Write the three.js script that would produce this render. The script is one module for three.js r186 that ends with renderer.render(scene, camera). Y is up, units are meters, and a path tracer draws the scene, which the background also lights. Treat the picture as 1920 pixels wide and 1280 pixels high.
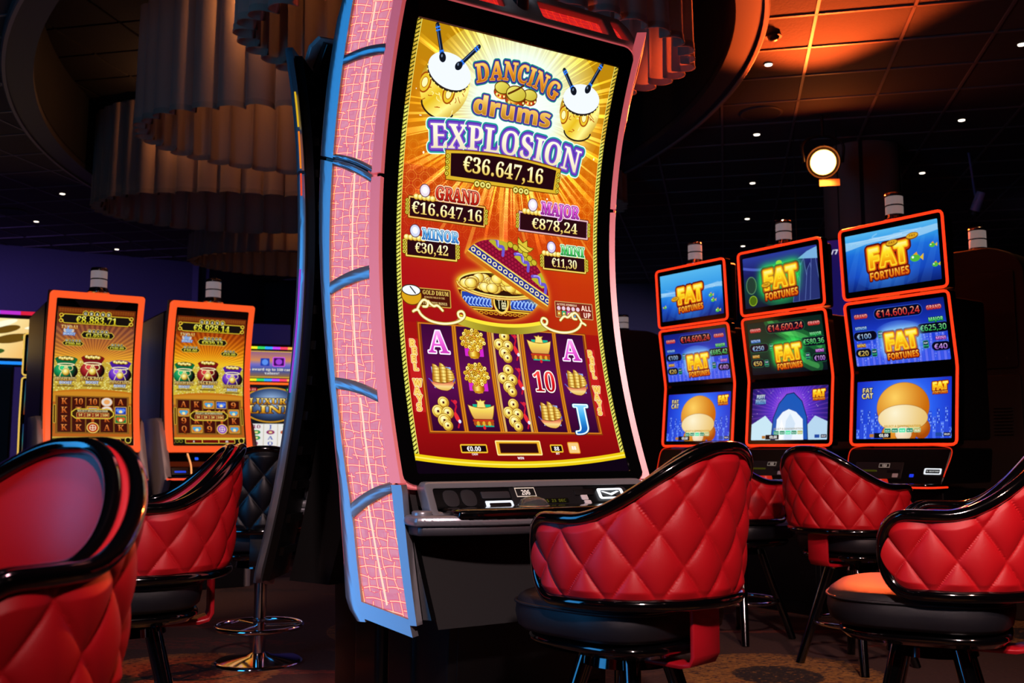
import * as THREE from 'three';
import { RoundedBoxGeometry } from 'three/addons/geometries/RoundedBoxGeometry.js';
import { mergeGeometries, toCreasedNormals } from 'three/addons/utils/BufferGeometryUtils.js';
import { RectAreaLightUniformsLib } from 'three/addons/lights/RectAreaLightUniformsLib.js';
RectAreaLightUniformsLib.init();

// ---------------------------------------------------------------- camera, sky, exposure
const scene = new THREE.Scene();
scene.background = new THREE.Color(0x000000);
const renderer = new THREE.WebGLRenderer({ antialias: true });
renderer.toneMapping = THREE.LinearToneMapping;
renderer.toneMappingExposure = 1.0;
renderer.shadowMap.enabled = true;
const FPX = 1867, PITCH = Math.atan(205 / FPX), EYE = 1.0;
const camera = new THREE.PerspectiveCamera(2 * Math.atan(640 / FPX) * 180 / Math.PI, 1.5, 0.05, 80);
camera.position.set(0, EYE, 0);
camera.rotation.set(PITCH, 0, 0);
camera.focus = 3.2;
camera.userData.fStop = 5;

// ---------------------------------------------------------------- helpers
const V = (x, y, z) => new THREE.Vector3(x, y, z);
const D2R = Math.PI / 180;
let seed = 1234567;
const rnd = () => { seed = (seed * 1664525 + 1013904223) >>> 0; return seed / 4294967296; };
const rr = (a, b) => a + (b - a) * rnd();
const clamp = (x, a = 0, b = 1) => Math.min(b, Math.max(a, x));
const lerp = (a, b, t) => a + (b - a) * t;
const sstep = (a, b, x) => { const t = clamp((x - a) / (b - a)); return t * t * (3 - 2 * t); };
const used = {};
function numbered(n) { const k = used[n] = (used[n] ?? -1) + 1; return k ? `${n}_${String(k).padStart(3, '0')}` : n; }
function shade(o) { o.castShadow = true; o.receiveShadow = true; return o; }
function mesh(name, geo, mat, parent) {
  const m = shade(new THREE.Mesh(geo, mat));
  m.name = parent ? name : numbered(name);
  (parent || scene).add(m);
  return m;
}
function thing(name, label, category, [x, y, z] = [0, 0, 0], turn = 0, group) {
  const o = new THREE.Group();
  o.name = numbered(name); scene.add(o);
  o.position.set(x, y, z); o.rotation.y = turn;
  o.userData = { label, category };
  if (group) o.userData.group = group;
  return o;
}
function struct(o, label) { o.userData.kind = 'structure'; if (label) o.userData.label = label; return o; }
const at = (g, x, y, z) => { g.translate(x, y, z); return g; };
const rbox = (w, h, d, r = 0.008, s = 2) => new RoundedBoxGeometry(w, h, d, s, Math.min(r, w / 2.01, h / 2.01, d / 2.01));
const plain = (g) => { const n = g.index ? g.toNonIndexed() : g; for (const k of Object.keys(n.attributes)) if (!['position', 'normal', 'uv'].includes(k)) n.deleteAttribute(k); return n; };
const merge = (list) => mergeGeometries(list.map(plain));
const cyl = (r0, r1, h, n = 24) => new THREE.CylinderGeometry(r0, r1, h, n);
const lathe = (pts, n = 40) => new THREE.LatheGeometry(pts.map(([a, b]) => new THREE.Vector2(a, b)), n);
function tube(pts, r, closed = false, seg = 0, rad = 10) {
  const c = new THREE.CatmullRomCurve3(pts.map((p) => p.isVector3 ? p : V(...p)), closed, 'centripetal');
  return new THREE.TubeGeometry(c, seg || Math.max(8, pts.length * 3), r, rad, closed);
}
function rod(a, b, r0, r1 = r0, n = 14) {
  const A = V(...a), B = V(...b), d = B.clone().sub(A), g = cyl(r1, r0, d.length(), n);
  g.applyQuaternion(new THREE.Quaternion().setFromUnitVectors(V(0, 1, 0), d.clone().normalize()));
  const c = A.add(B).multiplyScalar(0.5); g.translate(c.x, c.y, c.z); return g;
}
function grid(fn, nu, nv, uvw = 1, uvh = 1) {
  const p = [], uv = [], ix = [];
  for (let j = 0; j <= nv; j++) for (let i = 0; i <= nu; i++) { const q = fn(i / nu, j / nv); p.push(q.x, q.y, q.z); uv.push(i / nu * uvw, j / nv * uvh); }
  for (let j = 0; j < nv; j++) for (let i = 0; i < nu; i++) { const a = j * (nu + 1) + i, b = a + 1, c = a + nu + 1, d = c + 1; ix.push(a, b, d, a, d, c); }
  const g = new THREE.BufferGeometry();
  g.setAttribute('position', new THREE.Float32BufferAttribute(p, 3)); g.setAttribute('uv', new THREE.Float32BufferAttribute(uv, 2));
  g.setIndex(ix); g.computeVertexNormals(); return g;
}
function mapVerts(g, fn) {
  const p = g.attributes.position, v = new THREE.Vector3();
  for (let i = 0; i < p.count; i++) { v.fromBufferAttribute(p, i); fn(v); p.setXYZ(i, v.x, v.y, v.z); }
  p.needsUpdate = true; return g;
}
function flip(g) {                                   // mirror left to right, keeping the faces outward
  g = g.index ? g.toNonIndexed() : g.clone();
  g.scale(-1, 1, 1);
  for (const k of Object.keys(g.attributes)) {
    const a = g.attributes[k], s = a.itemSize, r = a.array;
    for (let i = 0; i < a.count; i += 3) for (let c = 0; c < s; c++) { const t = r[(i + 1) * s + c]; r[(i + 1) * s + c] = r[(i + 2) * s + c]; r[(i + 2) * s + c] = t; }
  }
  return g;
}
function dense(pts, step) {                          // closed outline with extra points on its long edges
  const o = [];
  pts.forEach((a, i) => { const b = pts[(i + 1) % pts.length], n = Math.max(1, Math.ceil(Math.hypot(b[0] - a[0], b[1] - a[1]) / step)); for (let k = 0; k < n; k++) o.push([lerp(a[0], b[0], k / n), lerp(a[1], b[1], k / n)]); });
  return o;
}
function rounded(pts, r, n = 5) {                    // corners of a polygon rounded off
  const o = [];
  pts.forEach((p, i) => {
    const a = pts[(i + pts.length - 1) % pts.length], b = pts[(i + 1) % pts.length];
    const da = Math.hypot(a[0] - p[0], a[1] - p[1]), db = Math.hypot(b[0] - p[0], b[1] - p[1]), q = Math.min(r, da / 2.1, db / 2.1);
    const s = [p[0] + (a[0] - p[0]) / da * q, p[1] + (a[1] - p[1]) / da * q], e = [p[0] + (b[0] - p[0]) / db * q, p[1] + (b[1] - p[1]) / db * q];
    for (let k = 0; k <= n; k++) { const t = k / n, u = 1 - t; o.push([u * u * s[0] + 2 * u * t * p[0] + t * t * e[0], u * u * s[1] + 2 * u * t * p[1] + t * t * e[1]]); }
  });
  return o;
}
const rect = (x0, y0, x1, y1) => [[x0, y0], [x1, y0], [x1, y1], [x0, y1]];
function slab(outline, holes, t, bevel, bend, crease = 0.3) {   // a plate, front face at z = t, bent by bend(v)
  const sh = new THREE.Shape(outline.map(([x, y]) => new THREE.Vector2(x, y)));
  for (const h of holes || []) sh.holes.push(new THREE.Path(h.map(([x, y]) => new THREE.Vector2(x, y))));
  let g = new THREE.ExtrudeGeometry(sh, { depth: Math.max(0.0005, t - 2 * bevel), bevelEnabled: bevel > 0, bevelThickness: bevel, bevelSize: bevel, bevelOffset: -bevel, bevelSegments: 3, steps: 1 });
  g.translate(0, 0, bevel);
  if (bend) mapVerts(g, bend);
  return toCreasedNormals(g, crease);
}

function solid(fn, nu, nv, h0, h1, crease = 0.6) {     // a closed curved plate: fn(u, v, h) from h0 (back) to h1 (front)
  const parts = [grid((u, v) => fn(u, v, h1), nu, nv), grid((u, v) => fn(1 - u, v, h0), nu, nv), grid((u, v) => fn(0, v, lerp(h0, h1, u)), 1, nv), grid((u, v) => fn(1, v, lerp(h1, h0, u)), 1, nv), grid((u, v) => fn(u, 1, lerp(h1, h0, v)), nu, 1), grid((u, v) => fn(u, 0, lerp(h0, h1, v)), nu, 1)];
  return toCreasedNormals(merge(parts), crease);
}
function rrPath(w, y0, y1, r, nx = 6, ny = 44, nc = 6) {    // rounded rectangle, counter-clockwise, always the same number of points
  const o = [], x = w / 2, seg = (a, b, n) => { for (let k = 0; k < n; k++) o.push([lerp(a[0], b[0], k / n), lerp(a[1], b[1], k / n)]); }, arc = (cx, cy, a0) => { for (let k = 0; k < nc; k++) { const a = a0 + k / nc * Math.PI / 2; o.push([cx + r * Math.cos(a), cy + r * Math.sin(a)]); } };
  seg([-x + r, y0], [x - r, y0], nx); arc(x - r, y0 + r, -Math.PI / 2); seg([x, y0 + r], [x, y1 - r], ny); arc(x - r, y1 - r, 0); seg([x - r, y1], [-x + r, y1], nx); arc(-x + r, y1 - r, Math.PI / 2); seg([-x, y1 - r], [-x, y0 + r], ny); arc(-x + r, y0 + r, Math.PI);
  return o;
}
function ringFrame(outer, inner, prof, bend, crease = 0.35) {  // a frame between two outlines; prof lists [share from outer to inner, depth]
  const n = outer.length, g = grid((u, v) => { const i = Math.round(u * n) % n, [t, z] = prof[Math.round(v * (prof.length - 1))], q = V(lerp(outer[i][0], inner[i][0], t), lerp(outer[i][1], inner[i][1], t), z); bend(q); return q; }, n, prof.length - 1);
  return toCreasedNormals(g.toNonIndexed(), crease);
}
const frameProf = (t, b = 0.15) => [[0, 0], [0, t * 0.75], [b * 0.3, t * 0.93], [b, t], [1 - b * 0.3, t], [1, t * 0.9], [1, 0]];
function bentPlate(w, y0, y1, t, bend, ny = 40) { return toCreasedNormals(mapVerts(at(new THREE.BoxGeometry(w, y1 - y0, t, 1, ny, 1), 0, (y0 + y1) / 2, t / 2), bend), 0.5); }

// ---------------------------------------------------------------- materials
const std = (color, roughness = 0.5, metalness = 0, more = {}) => new THREE.MeshStandardMaterial({ color, roughness, metalness, ...more });
const phys = (color, roughness, metalness, more = {}) => new THREE.MeshPhysicalMaterial({ color, roughness, metalness, ...more });
const glow = (color, intensity, more = {}) => new THREE.MeshStandardMaterial({ color: 0x050505, roughness: 0.35, emissive: color, emissiveIntensity: intensity, ...more });
function canvas(w, h, paint) { const c = document.createElement('canvas'); c.width = w; c.height = h; paint(c.getContext('2d'), w, h); return c; }
function ctex(w, h, paint, srgb = true) { const t = new THREE.CanvasTexture(canvas(w, h, paint)); if (srgb) t.colorSpace = THREE.SRGBColorSpace; t.wrapS = t.wrapT = THREE.RepeatWrapping; return t; }
const screenMat = (tex, k = 1) => new THREE.MeshStandardMaterial({ color: 0x020202, roughness: 0.16, emissive: 0xffffff, emissiveMap: tex, emissiveIntensity: k });
function noiseTex(n, fn) {
  const d = new Uint8Array(n * n * 4);
  for (let j = 0; j < n; j++) for (let i = 0; i < n; i++) { const c = fn(i, j), k = (j * n + i) * 4; d[k] = c[0]; d[k + 1] = c[1]; d[k + 2] = c[2]; d[k + 3] = 255; }
  const t = new THREE.DataTexture(d, n, n); t.magFilter = THREE.LinearFilter; t.wrapS = t.wrapT = THREE.RepeatWrapping; t.needsUpdate = true; return t;
}
const leatherBump = noiseTex(256, () => { const v = 110 + rnd() * 90; return [v, v, v]; }); leatherBump.repeat.set(8, 8);
const tileBump = noiseTex(128, () => { const v = 90 + rnd() * 120; return [v, v, v]; });
const weaveBump = noiseTex(256, (i, j) => { const v = 120 + 50 * Math.sin(i * 0.8) * Math.sin(j * 0.5) + rnd() * 60; return [v, v, v]; });

const MAT = {
  gloss: phys(0x050506, 0.12, 0, { clearcoat: 0.6, clearcoatRoughness: 0.08 }),
  black: std(0x0a0a0c, 0.45),
  blackSatin: std(0x060607, 0.34),
  blackRough: std(0x0b0b0d, 0.75),
  alu: phys(0xa9abb2, 0.38, 0.75),
  aluDark: phys(0x55565c, 0.42, 0.7),
  silver: phys(0x94979d, 0.32, 0.5),
  chrome: std(0xd8d8dc, 0.08, 1),
  red: phys(0xbe0c19, 0.48, 0, { bumpMap: leatherBump, bumpScale: 0.0006 }),
  redPlain: std(0xb01220, 0.38),
  navy: phys(0x15171d, 0.45, 0, { bumpMap: leatherBump, bumpScale: 0.0005 }),
  blackLeather: phys(0x0e0e11, 0.38, 0, { bumpMap: leatherBump, bumpScale: 0.0006 }),
  trim: phys(0x040405, 0.1, 0, { clearcoat: 1, clearcoatRoughness: 0.05 }),
  candleWhite: new THREE.MeshStandardMaterial({ color: 0xe6ddd8, roughness: 0.4, emissive: 0xffe4dc, emissiveIntensity: 0.16 }),
  white: std(0xd8d8da, 0.45),
  dim: std(0x1a1410, 0.6),
};

// ---------------------------------------------------------------- screen pictures (print and video images)
function otext(g, s, x, y, size, o = {}) {
  g.save();
  g.font = `${o.weight ?? 'bold'} ${size}px ${o.font ?? 'serif'}`; g.textAlign = 'center'; g.textBaseline = 'middle'; g.lineJoin = 'round';
  g.translate(x, y); if (o.rot) g.rotate(o.rot);
  if (o.w) { const w = g.measureText(s).width; g.scale(o.w / w, o.sy ?? 1); }
  for (const [c, lw] of o.strokes || []) { g.strokeStyle = c; g.lineWidth = lw; g.strokeText(s, 0, 0); }
  let f = o.fill ?? '#fff';
  if (Array.isArray(f)) { const gr = g.createLinearGradient(0, -size * 0.42, 0, size * 0.42); f.forEach((c, i) => gr.addColorStop(i / (f.length - 1), c)); f = gr; }
  g.fillStyle = f; g.fillText(s, 0, 0);
  g.restore();
}
function arcText(g, s, x0, x1, yf, size, o = {}) {   // letters one by one along y = yf(t)
  g.save(); g.font = `bold ${size}px ${o.font ?? 'serif'}`;
  const ws = [...s].map((c) => g.measureText(c).width), tot = ws.reduce((a, b) => a + b, 0); g.restore();
  for (const pass of [0, 1]) {
    let a = 0;
    [...s].forEach((c, i) => {
      const t = (a + ws[i] / 2) / tot; a += ws[i];
      const x = lerp(x0, x1, t), y = yf(t), rot = Math.atan2(yf(t + 0.01) - yf(t - 0.01), (x1 - x0) * 0.02);
      otext(g, c, x, y, size, { ...o, strokes: pass ? [] : o.strokes, fill: pass ? o.fill : 'rgba(0,0,0,0)', rot, w: ws[i] / tot * (x1 - x0) * 1.0 });
    });
  }
}
function lg(g, x0, y0, x1, y1, stops) { const r = g.createLinearGradient(x0, y0, x1, y1); stops.forEach(([t, c]) => r.addColorStop(t, c)); return r; }
function rg(g, x, y, r0, r1, stops) { const r = g.createRadialGradient(x, y, r0, x, y, r1); stops.forEach(([t, c]) => r.addColorStop(t, c)); return r; }
function disc(g, x, y, rx, ry, fill, rot = 0, stroke, lw) { g.beginPath(); g.ellipse(x, y, rx, ry, rot, 0, 7); if (fill) { g.fillStyle = fill; g.fill(); } if (stroke) { g.strokeStyle = stroke; g.lineWidth = lw; g.stroke(); } }
function rrect(g, x, y, w, h, r, fill, stroke, lw) { g.beginPath(); g.roundRect(x, y, w, h, r); if (fill) { g.fillStyle = fill; g.fill(); } if (stroke) { g.strokeStyle = stroke; g.lineWidth = lw; g.stroke(); } }
function poly(g, pts, fill, stroke, lw) { g.beginPath(); pts.forEach(([x, y], i) => i ? g.lineTo(x, y) : g.moveTo(x, y)); g.closePath(); if (fill) { g.fillStyle = fill; g.fill(); } if (stroke) { g.strokeStyle = stroke; g.lineWidth = lw; g.stroke(); } }
function curve(g, pts, c, lw) { g.beginPath(); g.moveTo(pts[0][0], pts[0][1]); for (let i = 1; i < pts.length - 1; i++) { const mx = (pts[i][0] + pts[i + 1][0]) / 2, my = (pts[i][1] + pts[i + 1][1]) / 2; g.quadraticCurveTo(pts[i][0], pts[i][1], mx, my); } const e = pts[pts.length - 1]; g.lineTo(e[0], e[1]); g.strokeStyle = c; g.lineWidth = lw; g.lineCap = 'round'; g.lineJoin = 'round'; g.stroke(); }
function goldCoin(g, x, y, rx, ry, rot = 0) { disc(g, x, y, rx, ry, rg(g, x - rx * 0.2, y - ry * 0.3, 1, rx * 1.3, [[0, '#fffcc8'], [0.55, '#f0d458'], [1, '#a8701a']]), rot, '#7a3d05', Math.max(1, rx * 0.06)); }
function squareHoleCoin(g, x, y, r) { goldCoin(g, x, y, r, r * 0.95); disc(g, x, y, r * 0.72, r * 0.68, null, 0, '#a8680c', r * 0.07); g.fillStyle = '#4a1015'; g.fillRect(x - r * 0.17, y - r * 0.17, r * 0.34, r * 0.34); }

function drum(g, x, y, rx, ry, h, tilt) {
  g.save(); g.translate(x, y); g.rotate(tilt);
  const body = () => { g.beginPath(); g.moveTo(-rx, 0); g.bezierCurveTo(-rx * 1.22, h * 0.35, -rx * 1.05, h * 0.75, -rx * 0.72, h); g.bezierCurveTo(-rx * 0.3, h + ry * 0.75, rx * 0.3, h + ry * 0.75, rx * 0.72, h); g.bezierCurveTo(rx * 1.05, h * 0.75, rx * 1.22, h * 0.35, rx, 0); g.closePath(); };
  body(); g.fillStyle = lg(g, -rx, 0, rx, h, [[0, '#a87408'], [0.25, '#fff07a'], [0.5, '#e6bc22'], [0.75, '#fff690'], [1, '#b88010']]); g.fill();
  g.save(); body(); g.clip();
  for (let k = 0; k < 26; k++) { const a = rr(-rx, rx), b = rr(h * 0.25, h); curve(g, [[a, b], [a + rr(-18, 18), b + rr(-16, 16)], [a + rr(-26, 26), b + rr(-14, 20)]], k % 3 ? '#b5530a' : '#fff2a0', 3); }
  for (const q of [-0.86, 0.28]) { disc(g, q * rx, h * 0.52, rx * 0.24, h * 0.26, '#e8c22c', 0, '#a44a08', 6); disc(g, q * rx, h * 0.52, rx * 0.13, h * 0.14, '#fff6b0', 0, '#c07a10', 3); }
  g.restore();
  g.beginPath(); g.ellipse(0, h * 0.96, rx * 0.74, ry * 0.66, 0, 0.15, 3.0); g.strokeStyle = '#2a1c10'; g.lineWidth = 7; g.stroke();
  disc(g, 0, 4, rx, ry, '#2b2018'); disc(g, 0, -4, rx, ry * 0.98, '#eef4ff');
  for (let k = 0; k < 13; k++) { const a = 0.1 + k / 12 * 2.95; disc(g, Math.cos(a) * rx * 0.99, 5 + Math.sin(a) * ry * 0.99, 3.4, 3.4, '#ffe97a'); }
  g.restore();
}
function stick(g, x0, y0, x1, y1) {
  const dx = x1 - x0, dy = y1 - y0, l = Math.hypot(dx, dy), ux = dx / l, uy = dy / l;
  curve(g, [[x0, y0], [x1, y1]], '#10182c', 17); curve(g, [[x0 + uy * -3, y0 + ux * 3], [x1 + uy * -3, y1 + ux * 3]], '#5f7bb0', 3);
  for (const t of [0.07, 0.16, 0.8, 0.86]) curve(g, [[x0 + dx * t - uy * 8, y0 + dy * t + ux * 8], [x0 + dx * t + uy * 8, y0 + dy * t - ux * 8]], '#2f7fff', 6);
  disc(g, x1, y1, 15, 19, '#11151f', Math.atan2(dy, dx) - 1.57); disc(g, x1 - 4, y1 - 5, 4, 6, '#6d7c96');
}
function plaque(g, x, y, w, h, edge = '#d9b62a') {
  rrect(g, x - 9, y - 9, w + 18, h + 18, 5, edge, '#6f3d08', 3); rrect(g, x - 4, y - 4, w + 8, h + 8, 3, null, '#fff2a0', 2); rrect(g, x, y, w, h, 2, '#2a0910');
  for (const sx of [x - 13, x + w + 13]) for (let k = 0; k < 4; k++) { const cy = y + h * (0.16 + 0.22 * k); disc(g, sx, cy, 8.5, 8.5, '#e7d84a', 0, '#6d5a08', 3); disc(g, sx, cy, 3, 3, '#5a4306'); }
}
const money = ['#ffffe0', '#fff3a8', '#d9b445'];
function medal(g, x, y, r, c = '#e9dcea') { for (let k = 0; k < 5; k++) goldCoin(g, x - r + k * r * 0.5, y + r * 0.75, r * 0.36, r * 0.33); disc(g, x, y - r * 0.05, r * 0.62, r * 0.7, c, 0, '#50304a', 3); disc(g, x, y - r * 0.1, r * 0.34, r * 0.38, '#fff6fb'); }
function scroll(g, x, y, s, m) {
  const p = (a) => a.map(([u, v]) => [x + m * u * s, y + v * s]);
  for (const [c, w] of [['#8a6010', 15], ['#f3e39a', 10], ['#fffbe0', 3]]) {
    curve(g, p([[0, 10], [20, -4], [30, 22], [70, 45], [130, 52], [190, 40], [225, 15], [215, -8], [190, 0], [196, 22], [214, 22]]), c, w * s);
    curve(g, p([[18, 0], [38, -42], [66, -34], [62, -12], [44, -12]]), c, w * s); curve(g, p([[66, -34], [86, -12], [104, -24], [126, -2]]), c, w * s);
  }
}
const SYM = {
  A(g, x, y, k, c = ['#ffb8f0', '#ee62d8', '#c02fae']) { otext(g, 'A', x, y, 150 * k, { w: 112 * k, fill: c, strokes: [['#3a0838', 20 * k], ['#fff0ff', 13 * k]] }); },
  J(g, x, y, k) { otext(g, 'J', x, y, 150 * k, { w: 84 * k, fill: ['#9be0ff', '#3fa8ea', '#1563b8'], strokes: [['#0b2a50', 20 * k], ['#eafaff', 13 * k]] }); },
  T(g, x, y, k) { otext(g, '10', x, y, 140 * k, { w: 132 * k, fill: ['#ff5a50', '#dc141c', '#a00010'], strokes: [['#40060a', 20 * k], ['#fff6f0', 13 * k]] }); },
  tree(g, x, y, k) {
    rrect(g, x - 50 * k, y - 44 * k, 104 * k, 104 * k, 4, '#d128c8');
    disc(g, x, y + 46 * k, 34 * k, 26 * k, lg(g, x - 34 * k, 0, x + 34 * k, 0, [[0, '#8a4a06'], [0.4, '#ffe873'], [0.7, '#cf8f10'], [1, '#7a3c04']])); g.fillStyle = '#c98a14'; g.fillRect(x - 22 * k, y + 60 * k, 44 * k, 10 * k);
    for (let i = 0; i < 46; i++) { const a = i * 2.4, r = 9.6 * k * Math.sqrt(i), cx = x + Math.cos(a) * r * 1.05, cy = y - 22 * k + Math.sin(a) * r * 0.82; disc(g, cx, cy, 11 * k, 11 * k, i % 5 ? '#7a4408' : '#b02a20'); disc(g, cx - k, cy - k, 9.4 * k, 9.4 * k, i % 3 ? '#e5b92e' : '#ffee85'); disc(g, cx, cy, 3 * k, 3 * k, '#7a3b06'); }
  },
  coins(g, x, y, k) {
    curve(g, [[x + 36 * k, y - 60 * k], [x + 62 * k, y - 40 * k], [x + 40 * k, y - 8 * k], [x + 66 * k, y + 30 * k], [x + 50 * k, y + 66 * k]], '#c01030', 9 * k); disc(g, x + 50 * k, y + 18 * k, 11 * k, 25 * k, '#e82c34', -0.35); disc(g, x + 62 * k, y + 38 * k, 8 * k, 9 * k, '#dfe6ff'); disc(g, x + 52 * k, y - 54 * k, 11 * k, 10 * k, '#d3243c');
    for (const [a, b, r] of [[2, -50, 30], [-32, -8, 32], [18, -2, 31], [-6, 34, 34], [8, 58, 27]]) { squareHoleCoin(g, x + (a - 12) * k, y + b * k, r * k); }
  },
  ingot(g, x, y, k) {
    poly(g, [[x - 46 * k, y - 46 * k], [x + 54 * k, y - 46 * k], [x + 54 * k, y + 62 * k], [x - 46 * k, y + 62 * k]], '#18b08c');
    const gr = lg(g, x, y - 60 * k, x, y + 30 * k, [[0, '#fff3b0'], [0.5, '#f0d058'], [1, '#d2934a']]);
    g.beginPath(); g.moveTo(x - 72 * k, y - 42 * k); g.quadraticCurveTo(x, y - 14 * k, x + 72 * k, y - 42 * k); g.quadraticCurveTo(x + 58 * k, y + 24 * k, x + 44 * k, y + 28 * k); g.lineTo(x - 44 * k, y + 28 * k); g.quadraticCurveTo(x - 58 * k, y + 20 * k, x - 72 * k, y - 42 * k); g.fillStyle = gr; g.fill(); g.strokeStyle = '#9a6410'; g.lineWidth = 3 * k; g.stroke();
    poly(g, [[x - 24 * k, y - 30 * k], [x - 18 * k, y - 54 * k], [x - 26 * k, y - 64 * k], [x - 6 * k, y - 62 * k], [x, y - 70 * k], [x + 6 * k, y - 62 * k], [x + 26 * k, y - 64 * k], [x + 18 * k, y - 54 * k], [x + 24 * k, y - 30 * k]], '#f6e07a', '#b0801a', 3 * k);
    rrect(g, x - 58 * k, y + 26 * k, 116 * k, 13 * k, 5 * k, '#c6361e', '#5c1408', 2); for (let i = 0; i < 7; i++) disc(g, x - 46 * k + i * 15.5 * k, y + 46 * k, 9 * k, 11 * k, i % 2 ? '#e0a82a' : '#a84a14'); disc(g, x, y + 66 * k, 8 * k, 9 * k, '#d8202c');
  },
  ship(g, x, y, k) {
    poly(g, [[x - 52 * k, y - 50 * k], [x + 52 * k, y - 50 * k], [x + 56 * k, y + 52 * k], [x - 46 * k, y + 52 * k]], '#9db8f4');
    for (const [a, b, w, h] of [[-44, -64, 44, 92], [-6, -70, 40, 100], [28, -46, 40, 74]]) {
      g.beginPath(); g.moveTo(x + a * k, y + b * k); g.quadraticCurveTo(x + (a + w * 1.1) * k, y + (b + 4) * k, x + (a + w) * k, y + (b + h) * k); g.lineTo(x + (a - 8) * k, y + (b + h * 0.92) * k); g.closePath(); g.fillStyle = lg(g, x + a * k, 0, x + (a + w) * k, 0, [[0, '#b5761a'], [0.4, '#ffe987'], [1, '#c58a1c']]); g.fill(); g.strokeStyle = '#7c4a08'; g.lineWidth = 2 * k; g.stroke();
      for (let i = 1; i < 6; i++) curve(g, [[x + (a - 5) * k, y + (b + h * i / 6) * k], [x + (a + w) * k, y + (b + h * i / 6) * k]], '#9a6210', 2.4 * k);
    }
    g.beginPath(); g.moveTo(x - 66 * k, y + 14 * k); g.quadraticCurveTo(x - 46 * k, y + 66 * k, x + 20 * k, y + 64 * k); g.quadraticCurveTo(x + 62 * k, y + 52 * k, x + 64 * k, y + 10 * k); g.quadraticCurveTo(x, y + 44 * k, x - 66 * k, y + 14 * k); g.fillStyle = lg(g, 0, y + 10 * k, 0, y + 66 * k, [[0, '#b6402a'], [0.35, '#e98a5c'], [0.6, '#f3d58a'], [1, '#d8a640']]); g.fill(); g.strokeStyle = '#6a2a10'; g.lineWidth = 2 * k; g.stroke();
    curve(g, [[x - 70 * k, y + 8 * k], [x - 54 * k, y + 22 * k]], '#5560c8', 5 * k); curve(g, [[x + 68 * k, y + 6 * k], [x + 58 * k, y + 20 * k]], '#5560c8', 5 * k);
  },
};
function drawMain(g, W, H) {
  g.fillStyle = lg(g, 0, 0, 0, H, [[0, '#b8860c'], [0.2, '#cc7a0c'], [0.3, '#d66408'], [0.42, '#cc3c08'], [0.55, '#b41c10'], [0.68, '#a0120f'], [0.85, '#a60e10'], [1, '#740508']]); g.fillRect(0, 0, W, H);
  g.fillStyle = lg(g, 0, 0, W, 0, [[0, 'rgba(150,0,30,.35)'], [0.35, 'rgba(150,0,30,.1)'], [0.8, 'rgba(230,110,0,.28)'], [1, 'rgba(220,110,0,.3)']]); g.fillRect(0, 560, W, 660);
  for (let j = 0; j < 16; j++) for (let i = 0; i < 18; i++) { const x = i * 62 + (j % 2) * 31, y = 420 + j * 31; if (y > 900) continue; const a = clamp(1 - Math.abs(y - 640) / 260) * 0.75; g.beginPath(); for (let k = 0; k < 8; k++) g.lineTo(x + 25 * Math.cos(k * 0.785 + 0.39), y + 25 * Math.sin(k * 0.785 + 0.39)); g.closePath(); g.strokeStyle = `rgba(255,190,60,${a * 0.5})`; g.lineWidth = 3; g.stroke(); disc(g, x, y, 14, 14, `rgba(190,70,0,${a * 0.45})`, 0, `rgba(255,200,80,${a * 0.35})`, 3); }
  g.globalCompositeOperation = 'lighter';
  for (let k = 0; k < 120; k++) {
    const a = k / 120 * 6.283 + rr(-0.03, 0.03), w = rr(0.004, 0.026), L = rr(420, 660), c = rr(0, 1) > 0.5 ? '255,240,150' : '215,215,80';
    const cx = 530, cy = 270; g.beginPath(); g.moveTo(cx + 60 * Math.cos(a), cy + 60 * Math.sin(a)); g.lineTo(cx + L * Math.cos(a - w), cy + L * Math.sin(a - w) * 0.95); g.lineTo(cx + L * Math.cos(a + w), cy + L * Math.sin(a + w) * 0.95); g.closePath();
    g.fillStyle = rg(g, cx, cy, 60, L, [[0, `rgba(${c},.95)`], [0.5, `rgba(${c},.6)`], [1, `rgba(${c},0)`]]); g.fill();
  }
  g.globalCompositeOperation = 'source-over';
  disc(g, 530, 250, 470, 330, rg(g, 530, 250, 20, 480, [[0, 'rgba(250,255,255,1)'], [0.4, 'rgba(238,254,244,.95)'], [0.68, 'rgba(244,252,190,.55)'], [1, 'rgba(255,240,100,0)']]));
  for (const [x, y0, x1, y1, w] of [[500, 600, 508, 860, 24], [430, 600, 330, 900, 18], [560, 600, 640, 860, 14], [640, 580, 900, 900, 12], [340, 600, 180, 860, 14], [750, 560, 1000, 860, 10]]) curve(g, [[x, y0], [lerp(x, x1, 0.5), lerp(y0, y1, 0.5)], [x1, y1]], 'rgba(255,190,70,.45)', w);
  for (let k = 0; k < 30; k++) disc(g, rr(20, 1000), rr(20, 640), rr(2, 6), rr(2, 6), '#fffbe0');
  // gold key-pattern borders at both sides
  for (const x of [0, W - 24]) { g.fillStyle = lg(g, x, 0, x + 24, 0, [[0, '#a8b030'], [0.5, '#f0ee78'], [1, '#b8a020']]); g.globalAlpha = 0.5; g.fillRect(x, 0, 24, 330); g.globalAlpha = 1; g.fillRect(x, 330, 24, 1430); for (let y = 0; y < 1760; y += 16) { curve(g, [[x + 4, y + 12], [x + 20, y]], '#3a3206', 4.5); } g.fillStyle = '#e8e070'; g.fillRect(x, 0, 3, 1760); g.fillRect(x + 21, 0, 3, 1760); }
  drum(g, 184, 172, 104, 68, 150, 0.22); drum(g, 858, 166, 98, 62, 138, -0.05);
  stick(g, 94, 10, 142, 122); stick(g, 300, 52, 222, 140); stick(g, 738, 62, 808, 136); stick(g, 930, 6, 882, 116);
  const purple = [['#1c8f86', 27], ['#3a2a8c', 19], ['#e6a04a', 6]];
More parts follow.
